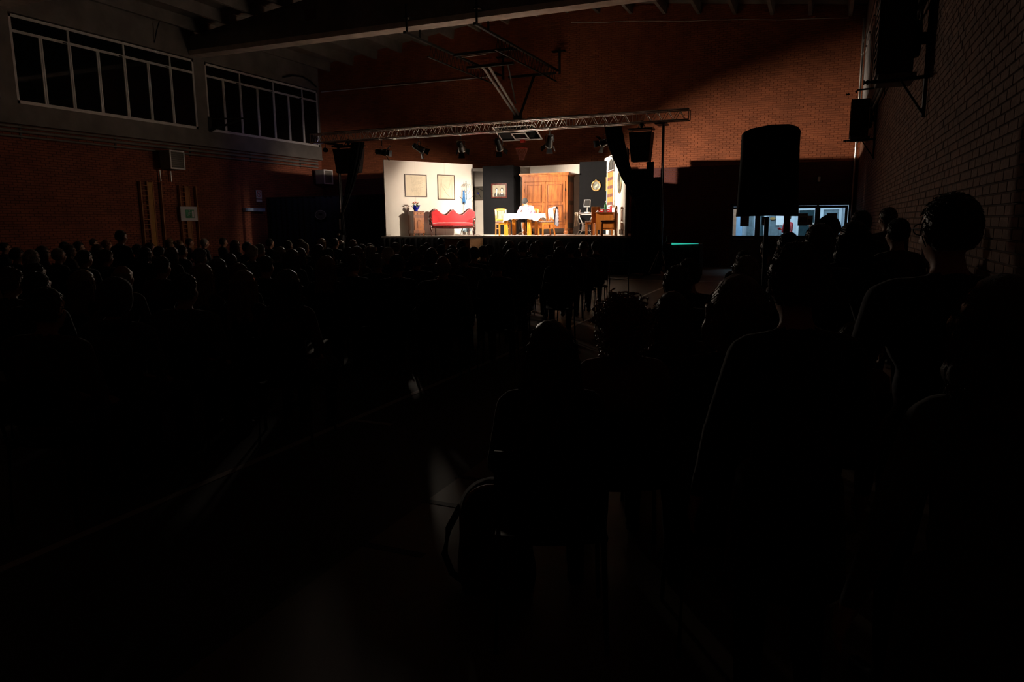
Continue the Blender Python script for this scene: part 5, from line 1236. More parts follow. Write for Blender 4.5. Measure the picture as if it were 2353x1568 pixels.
def seated(female=False, lean=0.0, stocky=1.0, voxel=.017, arms='lap', name='body', down=.05, hunch=0.0, mats=None, extra=None, legs=None):
    mb = MB(); k = stocky; sh = (.165 if female else .19)*k; hp = .10 if female else .09
    L_ = lambda z: V(0, lean*(z-.5), 0)
    mb.ell(V(0, -.02, .555), (.175*k, .145*k, .115), 14, 8)
    mb.ell(V(0, -.01, .69)+L_(.69), (.135*k, .105*k, .14), 14, 8)
    mb.ell(V(0, -.01, .86)+L_(.86), ((.145 if female else .17)*k, .115*k, .17), 14, 8)
    mb.capsule(V(-sh*.8, -.015, .985)+L_(.98), V(sh*.8, -.015, .985)+L_(.98), .058*k, .058*k)
    if female:
        for sx in (-1, 1): mb.ell(V(sx*.065, .085, .87)+L_(.87), (.058, .05, .055), 10, 6)
    mb.capsule(V(0, -.02, .99)+L_(.99), V(0, .01, 1.10)+L_(1.10), .058, .052)
    for sx in (-1, 1): mb.capsule(V(sx*.04, -.02, 1.03)+L_(1.03), V(sx*sh*.9, -.015, 1.0)+L_(1.0), .035, .045)
    hc = V(0, .02+hunch, 1.19-hunch*.5)+L_(1.19); P = head_forms(mb, hc, down=down)
    S = {}
    for sx in (-1, 1):
        S[sx] = V(sx*sh, -.015, .975)+L_(.975)
        if arms == 'lap': e = V(sx*(sh+.055), .03, .72)+L_(.72); w = V(sx*.085, .27, .635)
        elif arms == 'crossed': e = V(sx*(sh+.045), .06, .74)+L_(.74); w = V(-sx*.08, .20, .80+.03*sx)+L_(.8)
        else: e = V(sx*(sh+.10), .12, .76)+L_(.76); w = V(sx*.10, .36, .80)
        mb.capsule(S[sx], e, .055*k, .044*k); mb.capsule(e, w, .043*k, .028)
        d = (w-e).normalized(); hand_forms(mb, w+d*.01, d if arms != 'lap' else V(-sx*.35, .8, -.25), V(0, .1, 1), -sx)
        lg = (legs or {}).get(sx, (V(sx*.13, .44, .52), V(sx*.12, .42, .10)))
        mb.capsule(V(sx*hp, 0, .545), lg[0], .092*k, .062*k); mb.capsule(lg[0], lg[1], .062, .042)
        f = lg[1]+V(0, .0, -.045); mb.capsule(f+V(0, -.04, -.005), f+V(sx*.02, .13, -.012), .042, .034)
    def cl(c):
        z = c.z; hq = hc.z
        q = c-hc
        if z > 1.055+lean*0 and abs(c.x) < .11 and (c-hc).length < .24:
            if abs(abs(q.x)-.031) < .013 and abs(q.z-.0+down*.08) < .010 and q.y > .06: return 4
            if abs(q.x) < .026 and -.080 < q.z < -.052 and q.y > .07: return 5
            return 0
        ww = min((c-(V(sx*.085, .27, .635) if arms == 'lap' else V(-sx*.08, .20, .80+.03*sx) if arms == 'crossed' else V(sx*.10, .36, .80))).length for sx in (-1, 1))
        if arms == 'lap' and c.y > .255 and z > .545 and abs(c.x) < .20 and ww < .15 and z > .60: return 0
        if arms != 'lap' and ww < .045: return 0
        if arms == 'table' and c.y > .36 and z > .6: return 0
        if z < .105: return 3
        if z < .60 and (c.y > .06 or z < .55): return 2
        return 1
    me = remesh(mb, voxel, mats or ['skin', 'cloth', 'trousers', 'shoe', 'eye', 'lips'], cl, name)
    return me, hc
def standing(female=False, stocky=1.0, voxel=.018, name='body', arms='crossed', coat=False, mats=None):
    mb = MB(); k = stocky; sh = (.17 if female else .195)*k
    mb.ell((0, -.01, .96), (.17*k, .125*k, .13), 14, 8); mb.ell((0, 0, 1.12), (.138*k, .10*k, .15), 14, 8); mb.ell((0, 0, 1.30), ((.15 if female else .175)*k, .115*k, .17), 14, 8)
    mb.capsule((-sh*.8, -.01, 1.43), (sh*.8, -.01, 1.43), .058*k, .058*k); mb.capsule((0, -.015, 1.43), (0, .01, 1.55), .058, .052)
    hc = V(0, .02, 1.64); head_forms(mb, hc, down=.08)
    for sx in (-1, 1):
        S = V(sx*sh, -.01, 1.415)
        mb.capsule((sx*.04, -.02, 1.47), (sx*sh*.9, -.01, 1.44), .035, .045)
        if arms == 'crossed': e = V(sx*(sh+.045), .03, 1.16); w = V(-sx*.09, .19, 1.20+.04*sx)
        else: e = V(sx*(sh+.085), -.01, 1.14); w = V(sx*(sh+.115), .07, .90)
        mb.capsule(S, e, .056*k, .045); mb.capsule(e, w, .044, .029); d = (w-e).normalized(); hand_forms(mb, w+d*.01, d, V(0, 1, .2) if arms == 'crossed' else V(sx, 0, 0), -sx)
        kn = V(sx*.10, .02, .50); an = V(sx*.11, -.01, .09)
        mb.capsule((sx*.09, 0, .90), kn, .088*k, .058); mb.capsule(kn, an, .058, .042); mb.capsule(an+V(0, -.04, -.05), an+V(sx*.03, .14, -.055), .042, .033)
    if coat: mb.lathe((0, 0, .62), [(.10, -.0), (.20*k, 0.0), (.19*k, .2), (.17*k, .4), (.1, .42)], 16)
    def cl(c):
        q = c-hc
        if c.z > 1.505 and q.length < .24:
            if abs(abs(q.x)-.031) < .014 and abs(q.z+.004) < .010 and q.y > .06: return 4
            if abs(q.x) < .026 and -.080 < q.z < -.052 and q.y > .07: return 5
            return 0
        if arms == 'down' and .68 < c.z < .905 and abs(c.x) > sh+.025 and c.y > -.02: return 0
        if arms == 'crossed' and min((c-V(-sx*.09, .19, 1.20+.04*sx)).length for sx in (-1, 1)) < .045: return 0
        if c.z < .09: return 3
        if c.z < (.62 if coat else .98): return 2
        return 1
    return remesh(mb, voxel, mats or ['skin', 'cloth', 'trousers', 'shoe', 'eye', 'lips'], cl, name), hc

# ---- hair: closed shells around the skull (origin = skull centre, +y = face)
def shell(mb, rx=.088, ry=.108, rz=.113, brow=.055, nape=-.075, rough=.004, seed=0, part=True, side=-.02):
    def fn(d):
        th = d.y; ph = noise.noise(V(d.x*6+seed, d.y*6, d.z*6))
        q = 1+ph*rough*8
        x, y, z = d.x*rx, d.y*ry, d.z*rz
        lim = brow if y > .045 else (side if y > -.0 else nape)
        if y > .0 and y <= .045: lim = side+(brow-side)*(y/.045)
        if z < lim: q *= max(.62, 1-(lim-z)*9)
        return q
    b = MB().ell((0, -.012, .012), (rx, ry, rz), 36, 26, 0, fn); mb.add(b.v, b.f, 0, True)
def strands(mb, n, gen, seed=1, w=.0022):
    rnd = random.Random(seed)
    for _ in range(n):
        pts = gen(rnd)
        for a, b in zip(pts[:-1], pts[1:]):
            t = (b-a).normalized(); s_ = t.cross(V(rnd.random()-.5, rnd.random()-.5, rnd.random()-.5)).normalized()*w
            mb.add([a-s_, a+s_, b+s_*.5, b-s_*.5], [(0, 1, 2, 3)], 0, False)
def sdir(rnd, zmin=-.3, ymax=.45):
    while True:
        d = V(rnd.gauss(0, 1), rnd.gauss(0, 1), rnd.gauss(0, 1)).normalized()
        if d.z > zmin and not (d.y > ymax and d.z < .45): return d
def hair_short(seed, k=1.0, n=700, rough=.004):
    mb = MB(); shell(mb, .086*k, .105*k, .111*k, seed=seed, rough=rough)
    def g(r):
        d = sdir(r, -.45, .35); p = V(d.x*.084*k, d.y*.103*k-.012, d.z*.109*k+.012); tg = V(0, -.4, -1); tg = (tg-d*tg.dot(d)).normalized(); e = p+tg*.020*k+d*.0035*k; return [p, e]
    strands(mb, n, g, seed); return mb.mesh('hair', 'hair')
def hair_bald(seed):
    mb = MB()
    def fn(d):
        z = d.z*.105; y = d.y; q = 1+noise.noise(d*7+V(seed, 0, 0))*.03
        if z > .035 or (y > .2 and z > -.2) or z < -.075: q *= .80
        return q
    b = MB().ell((0, -.014, .008), (.084, .103, .105), 36, 26, 0, fn); mb.add(b.v, b.f, 0, True)
    def g(r):
        a = r.random()*PI+PI; z = -.05+.08*r.random(); p = V(.083*math.cos(a), .10*math.sin(a)-.014, z); return [p, p+V(math.cos(a)*.006, math.sin(a)*.006, -.012)]
    strands(mb, 260, g, seed); return mb.mesh('hair', 'hair')
def hair_long(seed, L_=.30, w=.12, wave=.0, d0=.075, n=900):
    mb = MB(); shell(mb, .090, .110, .115, nape=-.30, seed=seed, side=-.2)
    def fn(u, v):
        a = PI*(1.02+u*.96)-.0; a = PI+(u-.5)*2*PI*.72/1.0+PI/2
        z = .02-v*(L_+.02); r = 1+.10*math.sin(v*PI)*.6+(w/.088-1)*v
        ox = .088*r; oy = .100*(1-.25*v)
        wv = wave*math.sin(v*13+u*8)+.006*math.sin(u*40+seed)
        return V(math.cos(a)*(ox+wv), math.sin(a)*(oy+wv)-.02-.015*v, z+.015*math.sin(u*23+seed)*v)
    mb.grid(fn, 44, 14, thick=.014)
    def g(r):
        a = PI*1.5+(r.random()-.5)*PI*1.4; r0 = 1.0+.06*r.random(); pts = []; ph = r.random()*6; e = .6+.5*r.random()
        for j in range(7):
            v = j/6*e; rr = 1+.10*math.sin(min(1, v)*PI)*.6+(w/.088-1)*v
            wv = wave*math.sin(v*13+ph)+.004*r.random()
            pts.append(V(math.cos(a)*(.091*rr*r0+wv), math.sin(a)*(.103*(1-.25*v)*r0+wv)-.02-.015*v, .03-v*(L_+.03)))
        return pts
    strands(mb, n//3, g, seed, .0018)
    def g2(r):
        d = sdir(r, 0, .5); p = V(d.x*.089, d.y*.109-.012, d.z*.114+.012); return [p, p+V(d.x*.6, d.y*.6-.1, -.5)*.04+d*.004]
    strands(mb, n//3, g2, seed+1, .0018); return mb.mesh('hair', 'hair')
def hair_bob(seed, rough=.008): return hair_long(seed, .13, .108, .004, n=700)
def hair_curly(seed, R=.135, n=260, drop=.12):
    mb = MB(); rnd = random.Random(seed); shell(mb, .10, .115, .12, nape=-.2, side=-.12, seed=seed)
    for k in range(n):
        d = sdir(rnd, -.95, .35); r = R*(.78+.25*rnd.random())
        c = V(d.x*r*.95, d.y*r-.02, d.z*r*1.0+.01-(drop*.5 if d.z < -.2 else 0)*rnd.random())
        # one ringlet: a short helix
        ax = V(rnd.gauss(0, 1), rnd.gauss(0, 1), rnd.gauss(0, 1)).normalized(); u = ax.orthogonal().normalized(); w_ = ax.cross(u); rr = .012+.008*rnd.random(); L_ = .02+.03*rnd.random(); ph = rnd.random()*6
        pts = [c+(u*math.cos(ph+q*1.05)+w_*math.sin(ph+q*1.05))*rr+ax*L_*q/9 for q in range(10)]
        mb.tube(pts, .0035, 4)
    return mb.mesh('hair', 'hair')
def hair_bun(seed):
    mb = MB(); shell(mb, .084, .103, .109, seed=seed); mb.ell((0, -.115, .055), (.045, .042, .045), 14, 10, 0, lambda d: 1+.08*math.sin(d.x*9+d.z*14))
    def g(r):
        d = sdir(r, -.3, .4); p = V(d.x*.084, d.y*.103-.012, d.z*.109+.012); return [p, p+V(-d.x*.3, -.6, .1)*.03+d*.004]
    strands(mb, 400, g, seed); return mb.mesh('hair', 'hair')
def hair_tail(seed):
    mb = MB(); shell(mb, .084, .103, .109, seed=seed)
    mb.tube([(0, -.10, .04), (0, -.14, .03), (.005, -.155, -.04), (.0, -.15, -.13), (.0, -.13, -.24), (0, -.12, -.28)], [.018, .026, .030, .028, .02, .006], 10)
    return mb.mesh('hair', 'hair')
def cap_wool(seed):
    mb = MB()
    def fn(d): return 1 if d.z > -.12 else .8
    b = MB().ell((0, -.012, .028), (.092, .112, .118), 28, 20, 0, fn); mb.add(b.v, b.f, 0, True)
    mb.tube([(.092*math.cos(k*PI/12), .111*math.sin(k*PI/12)-.012, .012) for k in range(24)], .012, 6, closed=True)
    return mb.mesh('wool_cap', 'hair')
def hood(seed):
    mb = MB(); shell(mb, .115, .125, .135, nape=-.4, side=-.3, brow=.07, seed=seed, rough=.002)
    mb.tube([(-.11, -.02, -.10), (-.10, -.10, -.15), (0, -.14, -.16), (.10, -.10, -.15), (.11, -.02, -.10)], .035, 8); return mb.mesh('hood', 'cloth')
def glasses():
    mb = MB()
    for sx in (-1, 1):
        mb.tube([(sx*.033+.025*math.cos(k*PI/6), .108-.004*abs(math.cos(k*PI/6)), .002+.019*math.sin(k*PI/6)) for k in range(12)], .0022, 5, closed=True)
        mb.tube([(sx*.058, .104, .006), (sx*.079, .06, .006), (sx*.083, -.005, .002), (sx*.084, -.02, -.014)], .0022, 5)
    mb.tube([(-.009, .108, .004), (0, .112, .007), (.009, .108, .004)], .0022, 5)
    return mb.mesh('glasses', 'plastic_black')
HAIR = {'s0': hair_short(1), 's1': hair_short(2, 1.03, rough=.007), 's2': hair_short(3, .98), 'w': hair_short(9, 1.10, 1500, .014), 'bald': hair_bald(4),
        'l0': hair_long(5, .30, .115), 'l1': hair_long(6, .40, .135, .008), 'l2': hair_long(7, .22, .12, .010), 'bob': hair_bob(8), 'curl': hair_curly(11),
        'curls': hair_curly(12, .115, 170, .06), 'bun': hair_bun(13), 'tail': hair_tail(14), 'cap': cap_wool(15), 'hood': hood(16)}
HNAME = {'cap': 'wool_cap', 'hood': 'hood'}
GL = glasses()
BODY = {'m': seated(), 'mb': seated(stocky=1.14), 'f': seated(True, arms='lap'), 'fl': seated(True, lean=.10, arms='crossed'), 'ml': seated(lean=.12, arms='crossed'),
        'sm': standing(), 'sf': standing(True, coat=True, arms='down'), 'smb': standing(stocky=1.1, arms='down')}
COLH = {'black': (.022, .016, .013), 'brown': (.08, .042, .024), 'chest': (.18, .08, .035), 'blond': (.36, .20, .075), 'grey': (.34, .30, .27), 'white': (.62, .56, .50), 'red': (.30, .09, .03), 'auburn': (.30, .11, .035)}
COLC = {'black': (.012, .012, .014), 'navy': (.012, .017, .045), 'grey': (.07, .07, .075), 'brown': (.07, .04, .025), 'green': (.02, .045, .03), 'rust': (.22, .06, .02), 'wine': (.10, .015, .02), 'cream': (.35, .30, .24), 'blue': (.03, .06, .16)}
def person(kind, hair, hc, cc, label, loc, rz, scale=1.0, gl=False, group=None, cat='person'):
    me, hcn = BODY[kind]
    t = thing('person', label, cat, loc, rz, group); t.scale = (scale,)*3
    o = link('body', me, t); o.color = (*COLC[cc], 1)
    o = link(HNAME.get(hair, 'hair'), HAIR[hair], t); o.location = hcn; o.color = (*(COLH[hc] if hair != 'hood' else COLC[cc]), 1)
    o.rotation_euler = (-.05, 0, 0)
    if gl: g = link('glasses', GL, t); g.location = hcn
    return t
# stacking chair of the audience
def audience_chair(label, loc, rz, group):
    t = thing('stacking_chair', label, 'chair', loc, rz, group)
    mb = MB(); mb.grid(lambda u, v: V((u-.5)*.43, (v-.5)*.42-.0, .445+.02*(2*u-1)**2-.012*math.sin(v*PI)+.012*(1-v)), 8, 8, thick=.014); mb.build('seat', 'plastic_black', t)
    mb = MB(); mb.grid(lambda u, v: V((u-.5)*.42, -.215-.05*v-.03*(1-(2*u-1)**2), .58+.25*v), 8, 6, thick=.014); mb.build('backrest', 'plastic_black', t)
    for sx in (-1, 1):
        mb = MB(); mb.tube([(sx*.215, -.215, .0), (sx*.20, -.19, .42), (sx*.20, -.225, .60), (sx*.20, -.265, .80)], .011, 6); mb.build('leg', 'black_metal', t)
        mb = MB(); mb.cyl((sx*.215, .215, 0), (sx*.20, .185, .43), .011, 6); mb.build('leg', 'black_metal', t)
        mb = MB(); mb.cyl((sx*.20, -.19, .425), (sx*.20, .185, .425), .010, 6); mb.build('seat_tube', 'black_metal', t)
    return t

# (px, py of the crown, body, hair, hair colour, clothes, glasses, label) - seated audience left of the aisle
CROWD = [
(10, 558, 'mb', 's0', 'black', 'black', 0, 'seated dark-haired person at the far left edge of the crowd, back row'),
(38, 571, 'm', 's1', 'brown', 'navy', 0, 'seated person with broad dark head, second from the left edge of the crowd'),
(72, 575, 'f', 'bob', 'white', 'grey', 0, 'seated woman with pale hair near the left edge of the crowd'),
(98, 566, 'f', 'l0', 'brown', 'wine', 0, 'seated woman with long brown hair left of the two overlapping grey heads'),
(134, 571, 'm', 's2', 'grey', 'black', 0, 'seated man with grey hair at the back left, beside the long-haired woman'),
(148, 556, 'm', 's0', 'black', 'green', 0, 'seated person with black hair, farther head above the grey-haired man on the left'),
(160, 563, 'f', 'bob', 'chest', 'brown', 0, 'seated woman with chestnut bob turned right, left part of the crowd'),
(180, 556, 'ml', 's1', 'black', 'navy', 1, 'seated man with glasses glinting, left part of the crowd'),
(215, 549, 'm', 's0', 'brown', 'grey', 0, 'seated man whose dark head rises highest against the brick in the left crowd'),
(225, 562, 'f', 's2', 'chest', 'wine', 0, 'seated person with lit cheek under the highest dark head on the left'),
(245, 551, 'f', 'l2', 'auburn', 'brown', 0, 'seated woman with auburn wavy hair just left of the standing man'),
(276, 560, 'm', 'l2', 'brown', 'black', 0, 'seated person with wavy brown hair directly below the standing man'),
(194, 576, 'mb', 's1', 'brown', 'black', 0, 'seated heavy man, just nearer than the glinting glasses'),
(243, 575, 'mb', 'w', 'chest', 'navy', 0, 'seated person with big tousled hair in front of the standing man, lower left'),
(316, 562, 'm', 's0', 'black', 'green', 0, 'seated man with black hair between the standing man and the wall ladders'),
(344, 558, 'm', 's2', 'brown', 'rust', 0, 'seated person with reddish lit face below the left wall ladder'),
(334, 569, 'f', 'bob', 'black', 'black', 0, 'seated woman with black bob below the left wall ladder, nearer row'),
(366, 567, 'm', 's1', 'black', 'black', 0, 'seated man with dark hair between the two wall ladders'),
(390, 549, 'f', 'bob', 'blond', 'wine', 0, 'seated woman with bright blond bob between the wall ladders'),
(395, 569, 'f', 'l0', 'chest', 'brown', 0, 'seated woman with long chestnut hair below the bright blond bob'),
(412, 553, 'f', 'bun', 'blond', 'cream', 0, 'seated blond woman with a bun right of the bright blond bob'),
(418, 564, 'm', 's0', 'black', 'navy', 1, 'seated dark-haired man in glasses under the exit sign, nearer row'),
(435, 548, 'm', 's2', 'black', 'wine', 0, 'seated dark-haired person with orange lit face right below the exit sign'),
(470, 549, 'm', 's0', 'white', 'grey', 0, 'seated white-haired man right of the exit sign'),
(459, 573, 'f', 'w', 'grey', 'brown', 0, 'seated person with pale fluffy hair below the white-haired man'),
(513, 547, 'm', 's1', 'brown', 'black', 1, 'seated bearded-looking man in glasses left of the long-haired pair at mid left'),
(541, 552, 'f', 'l2', 'chest', 'green', 0, 'seated woman with wavy chestnut hair, second right of the white-haired man'),
(568, 557, 'm', 's0', 'black', 'black', 0, 'seated small dark head just left of the black backdrop cloth'),
(579, 566, 'f', 'w', 'white', 'grey', 0, 'seated woman with curly white hair left of the black backdrop edge'),
(597, 561, 'm', 's2', 'grey', 'navy', 0, 'seated man with lit ear at the edge of the black backdrop'),
(527, 584, 'f', 'l0', 'brown', 'black', 0, 'seated woman with straight brown hair below the wavy chestnut one'),
(500, 595, 'f', 'l1', 'brown', 'navy', 0, 'seated woman with very long brown hair, left third of the crowd'),
(281, 609, 'm', 'bald', 'grey', 'brown', 0, 'seated man with bald greenish-lit crown in the left foreground rows'),
(190, 622, 'f', 'l0', 'blond', 'black', 0, 'seated woman with a blond streak of hair left of the bald man'),
(22, 618, 'f', 'w', 'chest', 'brown', 0, 'seated person with frizzy lit hair at the left edge, nearer row'),
(84, 626, 'mb', 's0', 'black', 'navy', 0, 'seated broad man with black hair right of the frizzy head at the left edge'),
(265, 647, 'mb', 'hood', 'black', 'grey', 0, 'seated figure with rounded hooded head below the bald man on the left'),
(423, 631, 'mb', 's1', 'black', 'grey', 0, 'seated large man with broad rounded shoulders in the left foreground'),
(464, 608, 'f', 'l0', 'blond', 'black', 0, 'seated woman with blond hair edge right behind the large man'),
(371, 590, 'm', 's0', 'brown', 'wine', 0, 'seated man with brown hair between the bald man and the large man'),
(79, 604, 'm', 's2', 'brown', 'black', 0, 'seated man with brown hair behind the broad man at the left edge'),
(560, 623, 'f', 'l1', 'blond', 'navy', 0, 'seated woman with long bright blond hair over her right shoulder, left foreground'),
(549, 606, 'm', 's0', 'chest', 'black', 0, 'seated small chestnut head just behind the long bright blond woman'),
(104, 664, 'mb', 's1', 'black', 'brown', 1, 'seated large man with glasses nearest to the left edge, in the front dark'),
(620, 549, 'm', 's0', 'black', 'black', 0, 'seated man with black hair at the left part of the black backdrop'),
(662, 553, 'm', 's2', 'brown', 'navy', 0, 'seated man with lit brow left of the pale blond by the tower'),
(691, 550, 'm', 's0', 'brown', 'black', 0, 'seated person, small dark head behind the grey man before the backdrop'),
(699, 558, 'm', 's1', 'grey', 'black', 1, 'seated grey-haired man with glasses before the black backdrop'),
(740, 549, 'f', 'l0', 'blond', 'brown', 0, 'seated woman with shining blond hair left of the lifting tower'),
(770, 548, 'm', 's0', 'black', 'black', 0, 'seated dark-haired man right at the foot of the left lifting tower'),
(811, 552, 'f', 'bob', 'auburn', 'black', 0, 'seated woman with an auburn edge of hair between tower and stage'),
(732, 563, 'f', 'l2', 'black', 'black', 0, 'seated woman with dark full hair below the shining blond'),
(755, 571, 'm', 's2', 'black', 'navy', 0, 'seated man with dark head and pale collar below the tower foot'),
(800, 569, 'm', 's0', 'brown', 'black', 0, 'seated man with short brown hair left of the long-haired woman by the stage corner'),
(820, 568, 'f', 'l1', 'auburn', 'wine', 0, 'seated woman with long auburn hair near the left stage corner'),
(644, 568, 'f', 'bob', 'grey', 'black', 0, 'seated woman with grey bob below the man at the backdrop'),
(671, 574, 'f', 'l2', 'chest', 'black', 0, 'seated woman with chestnut wavy hair right of the grey bob'),
(690, 571, 'f', 'bob', 'brown', 'green', 0, 'seated woman with round brown bob below the grey-haired man in glasses'),
(832, 562, 'm', 's0', 'black', 'black', 0, 'seated person, dark head just left of the stage corner'),
(850, 560, 'm', 's2', 'brown', 'navy', 0, 'seated person, brown head just under the stage corner'),
(853, 567, 'f', 'curls', 'grey', 'grey', 0, 'seated woman with round grey curls below the stage corner'),
(878, 568, 'm', 's1', 'black', 'black', 0, 'seated man with neat black hair right of the grey curls'),
(892, 569, 'm', 's0', 'white', 'black', 0, 'seated person with small pale head right of the neat black hair'),
(909, 558, 'm', 's1', 'brown', 'black', 0, 'seated tall man with square head under the bedside cabinet'),
(934, 564, 'f', 'bob', 'chest', 'navy', 0, 'seated woman with chestnut bob right of the tall square head'),
(947, 565, 'm', 's0', 'brown', 'black', 0, 'seated man right beside the chestnut bob, under the flower pot'),
(972, 564, 'm', 's2', 'brown', 'green', 0, 'seated man with brown hair left of the red sofa feet'),
(981, 559, 'm', 's0', 'black', 'black', 0, 'seated person, farther dark head below the sofa left leg'),
(992, 571, 'f', 'bob', 'brown', 'black', 0, 'seated woman with narrow brown head below the sofa left leg'),
(1013, 547, 'm', 's0', 'black', 'black', 1, 'seated man with glasses glint left of the chipboard box'),
(1014, 563, 'm', 's2', 'black', 'black', 0, 'seated person below the man left of the chipboard box'),
(867, 584, 'm', 's1', 'grey', 'black', 0, 'seated man with thick grey hair in the middle rows under the left stage part'),
(913, 586, 'm', 's0', 'black', 'navy', 0, 'seated man with round black hair right of the thick grey head'),
(957, 581, 'mb', 'w', 'brown', 'black', 0, 'seated person with large brown head in the middle rows'),
(1018, 588, 'mb', 'bald', 'grey', 'grey', 0, 'seated bald man with shining rim of scalp, middle of the crowd'),
(1035, 584, 'f', 'curls', 'chest', 'brown', 0, 'seated woman with curly chestnut hair right behind the bald man'),
(1040, 564, 'm', 's0', 'brown', 'black', 0, 'seated person, upper small head in front of the chipboard box'),
(1037, 572, 'm', 's2', 'black', 'navy', 0, 'seated person, lower small head in front of the chipboard box'),
(1060, 554, 'm', 's0', 'black', 'black', 0, 'seated person with black hair against the chipboard box'),
(1067, 569, 'mb', 's1', 'black', 'brown', 0, 'seated large man with wide shoulders before the chipboard box'),
(811, 587, 'm', 's1', 'brown', 'black', 0, 'seated man with straight brown hair left of the thick grey head'),
(750, 590, 'f', 'l0', 'blond', 'black', 0, 'seated woman with long smooth golden hair in the middle rows'),
(610, 589, 'm', 's0', 'black', 'navy', 0, 'seated man with dark head and faint cheek, below the backdrop left end'),
(660, 622, 'f', 'l1', 'brown', 'wine', 0, 'seated woman with very long brown hair, sloping shoulder, centre left foreground'),
(1089, 568, 'm', 's0', 'black', 'black', 0, 'seated man with black hair under the right end of the chipboard box'),
(1110, 566, 'm', 's1', 'brown', 'black', 0, 'seated man with brown hair right of the chipboard box'),
(1124, 562, 'm', 's2', 'black', 'green', 0, 'seated person, small dark head right of the chipboard box, farther row'),
(1142, 585, 'f', 'w', 'brown', 'black', 0, 'seated person with tousled round hair at the centre of the crowd'),
(1171, 554, 'f', 'bob', 'chest', 'black', 0, 'seated woman with chestnut rim of hair under the left table leg'),
(1168, 562, 'm', 's0', 'black', 'navy', 0, 'seated person right below the chestnut rim under the table'),
(1177, 573, 'f', 'bob', 'brown', 'black', 0, 'seated woman with smooth brown bob left of the tall dark man'),
(1201, 556, 'mb', 's1', 'black', 'black', 0, 'seated tall dark man with wide shoulders under the dining table'),
(1218, 552, 'm', 's0', 'black', 'black', 0, 'seated person, far small head right above the tall dark man'),
(1228, 558, 'mb', 's2', 'auburn', 'brown', 0, 'seated person with auburn hair right of the tall dark man'),
(1237, 554, 'f', 'bob', 'chest', 'black', 0, 'seated woman with chestnut bob right behind the auburn head'),
(1283, 554, 'm', 's1', 'auburn', 'black', 0, 'seated person with lit auburn crown below the wardrobe'),
(1287, 568, 'f', 'l1', 'brown', 'black', 0, 'seated woman with long tapering dark hair near the aisle'),
(1311, 558, 'm', 's0', 'black', 'navy', 0, 'seated man with round black head left of the capped person'),
(1342, 558, 'f', 'cap', 'brown', 'brown', 0, 'seated woman in a flat-topped brown cap near the aisle'),
(1369, 554, 'm', 's0', 'black', 'black', 0, 'seated person at the aisle end of the front row, feet showing'),
]
# seated on the right of the aisle / near: px, py, z of crown
NEAR = [
(1265, 742, 1.27, 'f', 'l1', 'brown', 'black', 0, 'nearest seated woman with long smooth dark hair, back to the camera'),
(1430, 693, 1.31, 'f', 'curl', 'red', 'rust', 0, 'seated woman with a big mass of reddish curls, right of the nearest woman'),
(1545, 674, 1.33, 'f', 'l1', 'brown', 'brown', 0, 'seated woman with long dark hair right of the curly head'),
(1557, 613, 1.36, 'm', 's1', 'brown', 'black', 1, 'seated man in glasses looking left, behind the woman right of the curls'),
(1583, 596, 1.36, 'm', 's0', 'black', 'navy', 0, 'seated man whose dark head shows behind the man in glasses, right block'),
(1715, 591, 1.38, 'm', 's1', 'grey', 'black', 0, 'seated person with rounded grey hair left of the loudspeaker pole'),
(1697, 638, 1.36, 'f', 'bob', 'chest', 'green', 0, 'seated woman with chestnut fringe below the rounded grey head'),
(1707, 576, 1.28, 'm', 's2', 'black', 'grey', 1, 'seated man in glasses behind the rounded grey head'),
(1768, 547, 1.46, 'mb', 's0', 'brown', 'navy', 0, 'person with brown rim-lit hair right of the loudspeaker pole'),
(1811, 536, 1.52, 'm', 's0', 'black', 'black', 0, 'person with small dark head below the third lit pane'),
(1775, 790, 1.16, 'f', 'bob', 'auburn', 'rust', 0, 'person bent low in a rust top, right foreground'),
(1960, 745, 1.15, 'f', 'bob', 'brown', 'rust', 0, 'low seated person in a rust garment in the right foreground dark'),
]
# standing along the right wall: px, py, depth along the hall
STAND = [
(1834, 571, 2.25, 'sf', 'w', 'brown', 'black', 1, 'nearest standing woman with tousled hair and glasses, right of centre'),
(1884, 518, 4.1, 'smb', 's1', 'brown', 'black', 0, 'standing person whose round head covers the third lit pane corner'),
(1903, 503, 6.0, 'sm', 'cap', 'black', 'black', 0, 'standing person in a dark cap before the fourth lit pane'),
(1962, 511, 3.6, 'sf', 'l2', 'black', 'black', 0, 'standing woman with full black hair right of the lit panes'),
(1978, 486, 7.6, 'sm', 's1', 'black', 'black', 0, 'standing person with large dark head at the far right corner'),
(2041, 478, 9.2, 'sm', 's0', 'brown', 'wine', 0, 'standing person with lit face leaning on the right brick wall'),
(2064, 503, 5.2, 'sf', 's2', 'black', 'brown', 0, 'standing person with short hair in front of the right brick wall'),
(2187, 447, 2.7, 'smb', 's2', 'black', 'navy', 1, 'tall standing man with glasses at the right brick wall, nearest head'),
(2310, 640, 1.75, 'sf', 'l2', 'brown', 'grey', 0, 'standing person low at the right edge of the picture'),
]
placed = [(-.42, 6.43)]; STG = V(-10, 24, 0); CN = 0
def face_rz(p, k=.75):
    d = STG-V(p.x, p.y, 0); return math.atan2(-d.x, d.y)*k
def depth_ok(p, m):
    return min([(V(p.x, p.y)-V(*q)).length for q in placed] or [9]) >= m
def V2(p): return (p.x, p.y)
def dist(p): return min([math.hypot(p.x-q[0], p.y-q[1]) for q in placed] or [9])
XLIM = XL+.5
GROUP = 'audience seated left of the aisle'
CHG = 'black stacking chairs under the audience'
chair_root = None
def seat_at(p, rz, label):
    global chair_root
    if chair_root is None: chair_root = audience_chair(label, (p.x, p.y, 0), rz, CHG)
    else: dup(chair_root, (p.x, p.y, 0), rz, label, CHG)
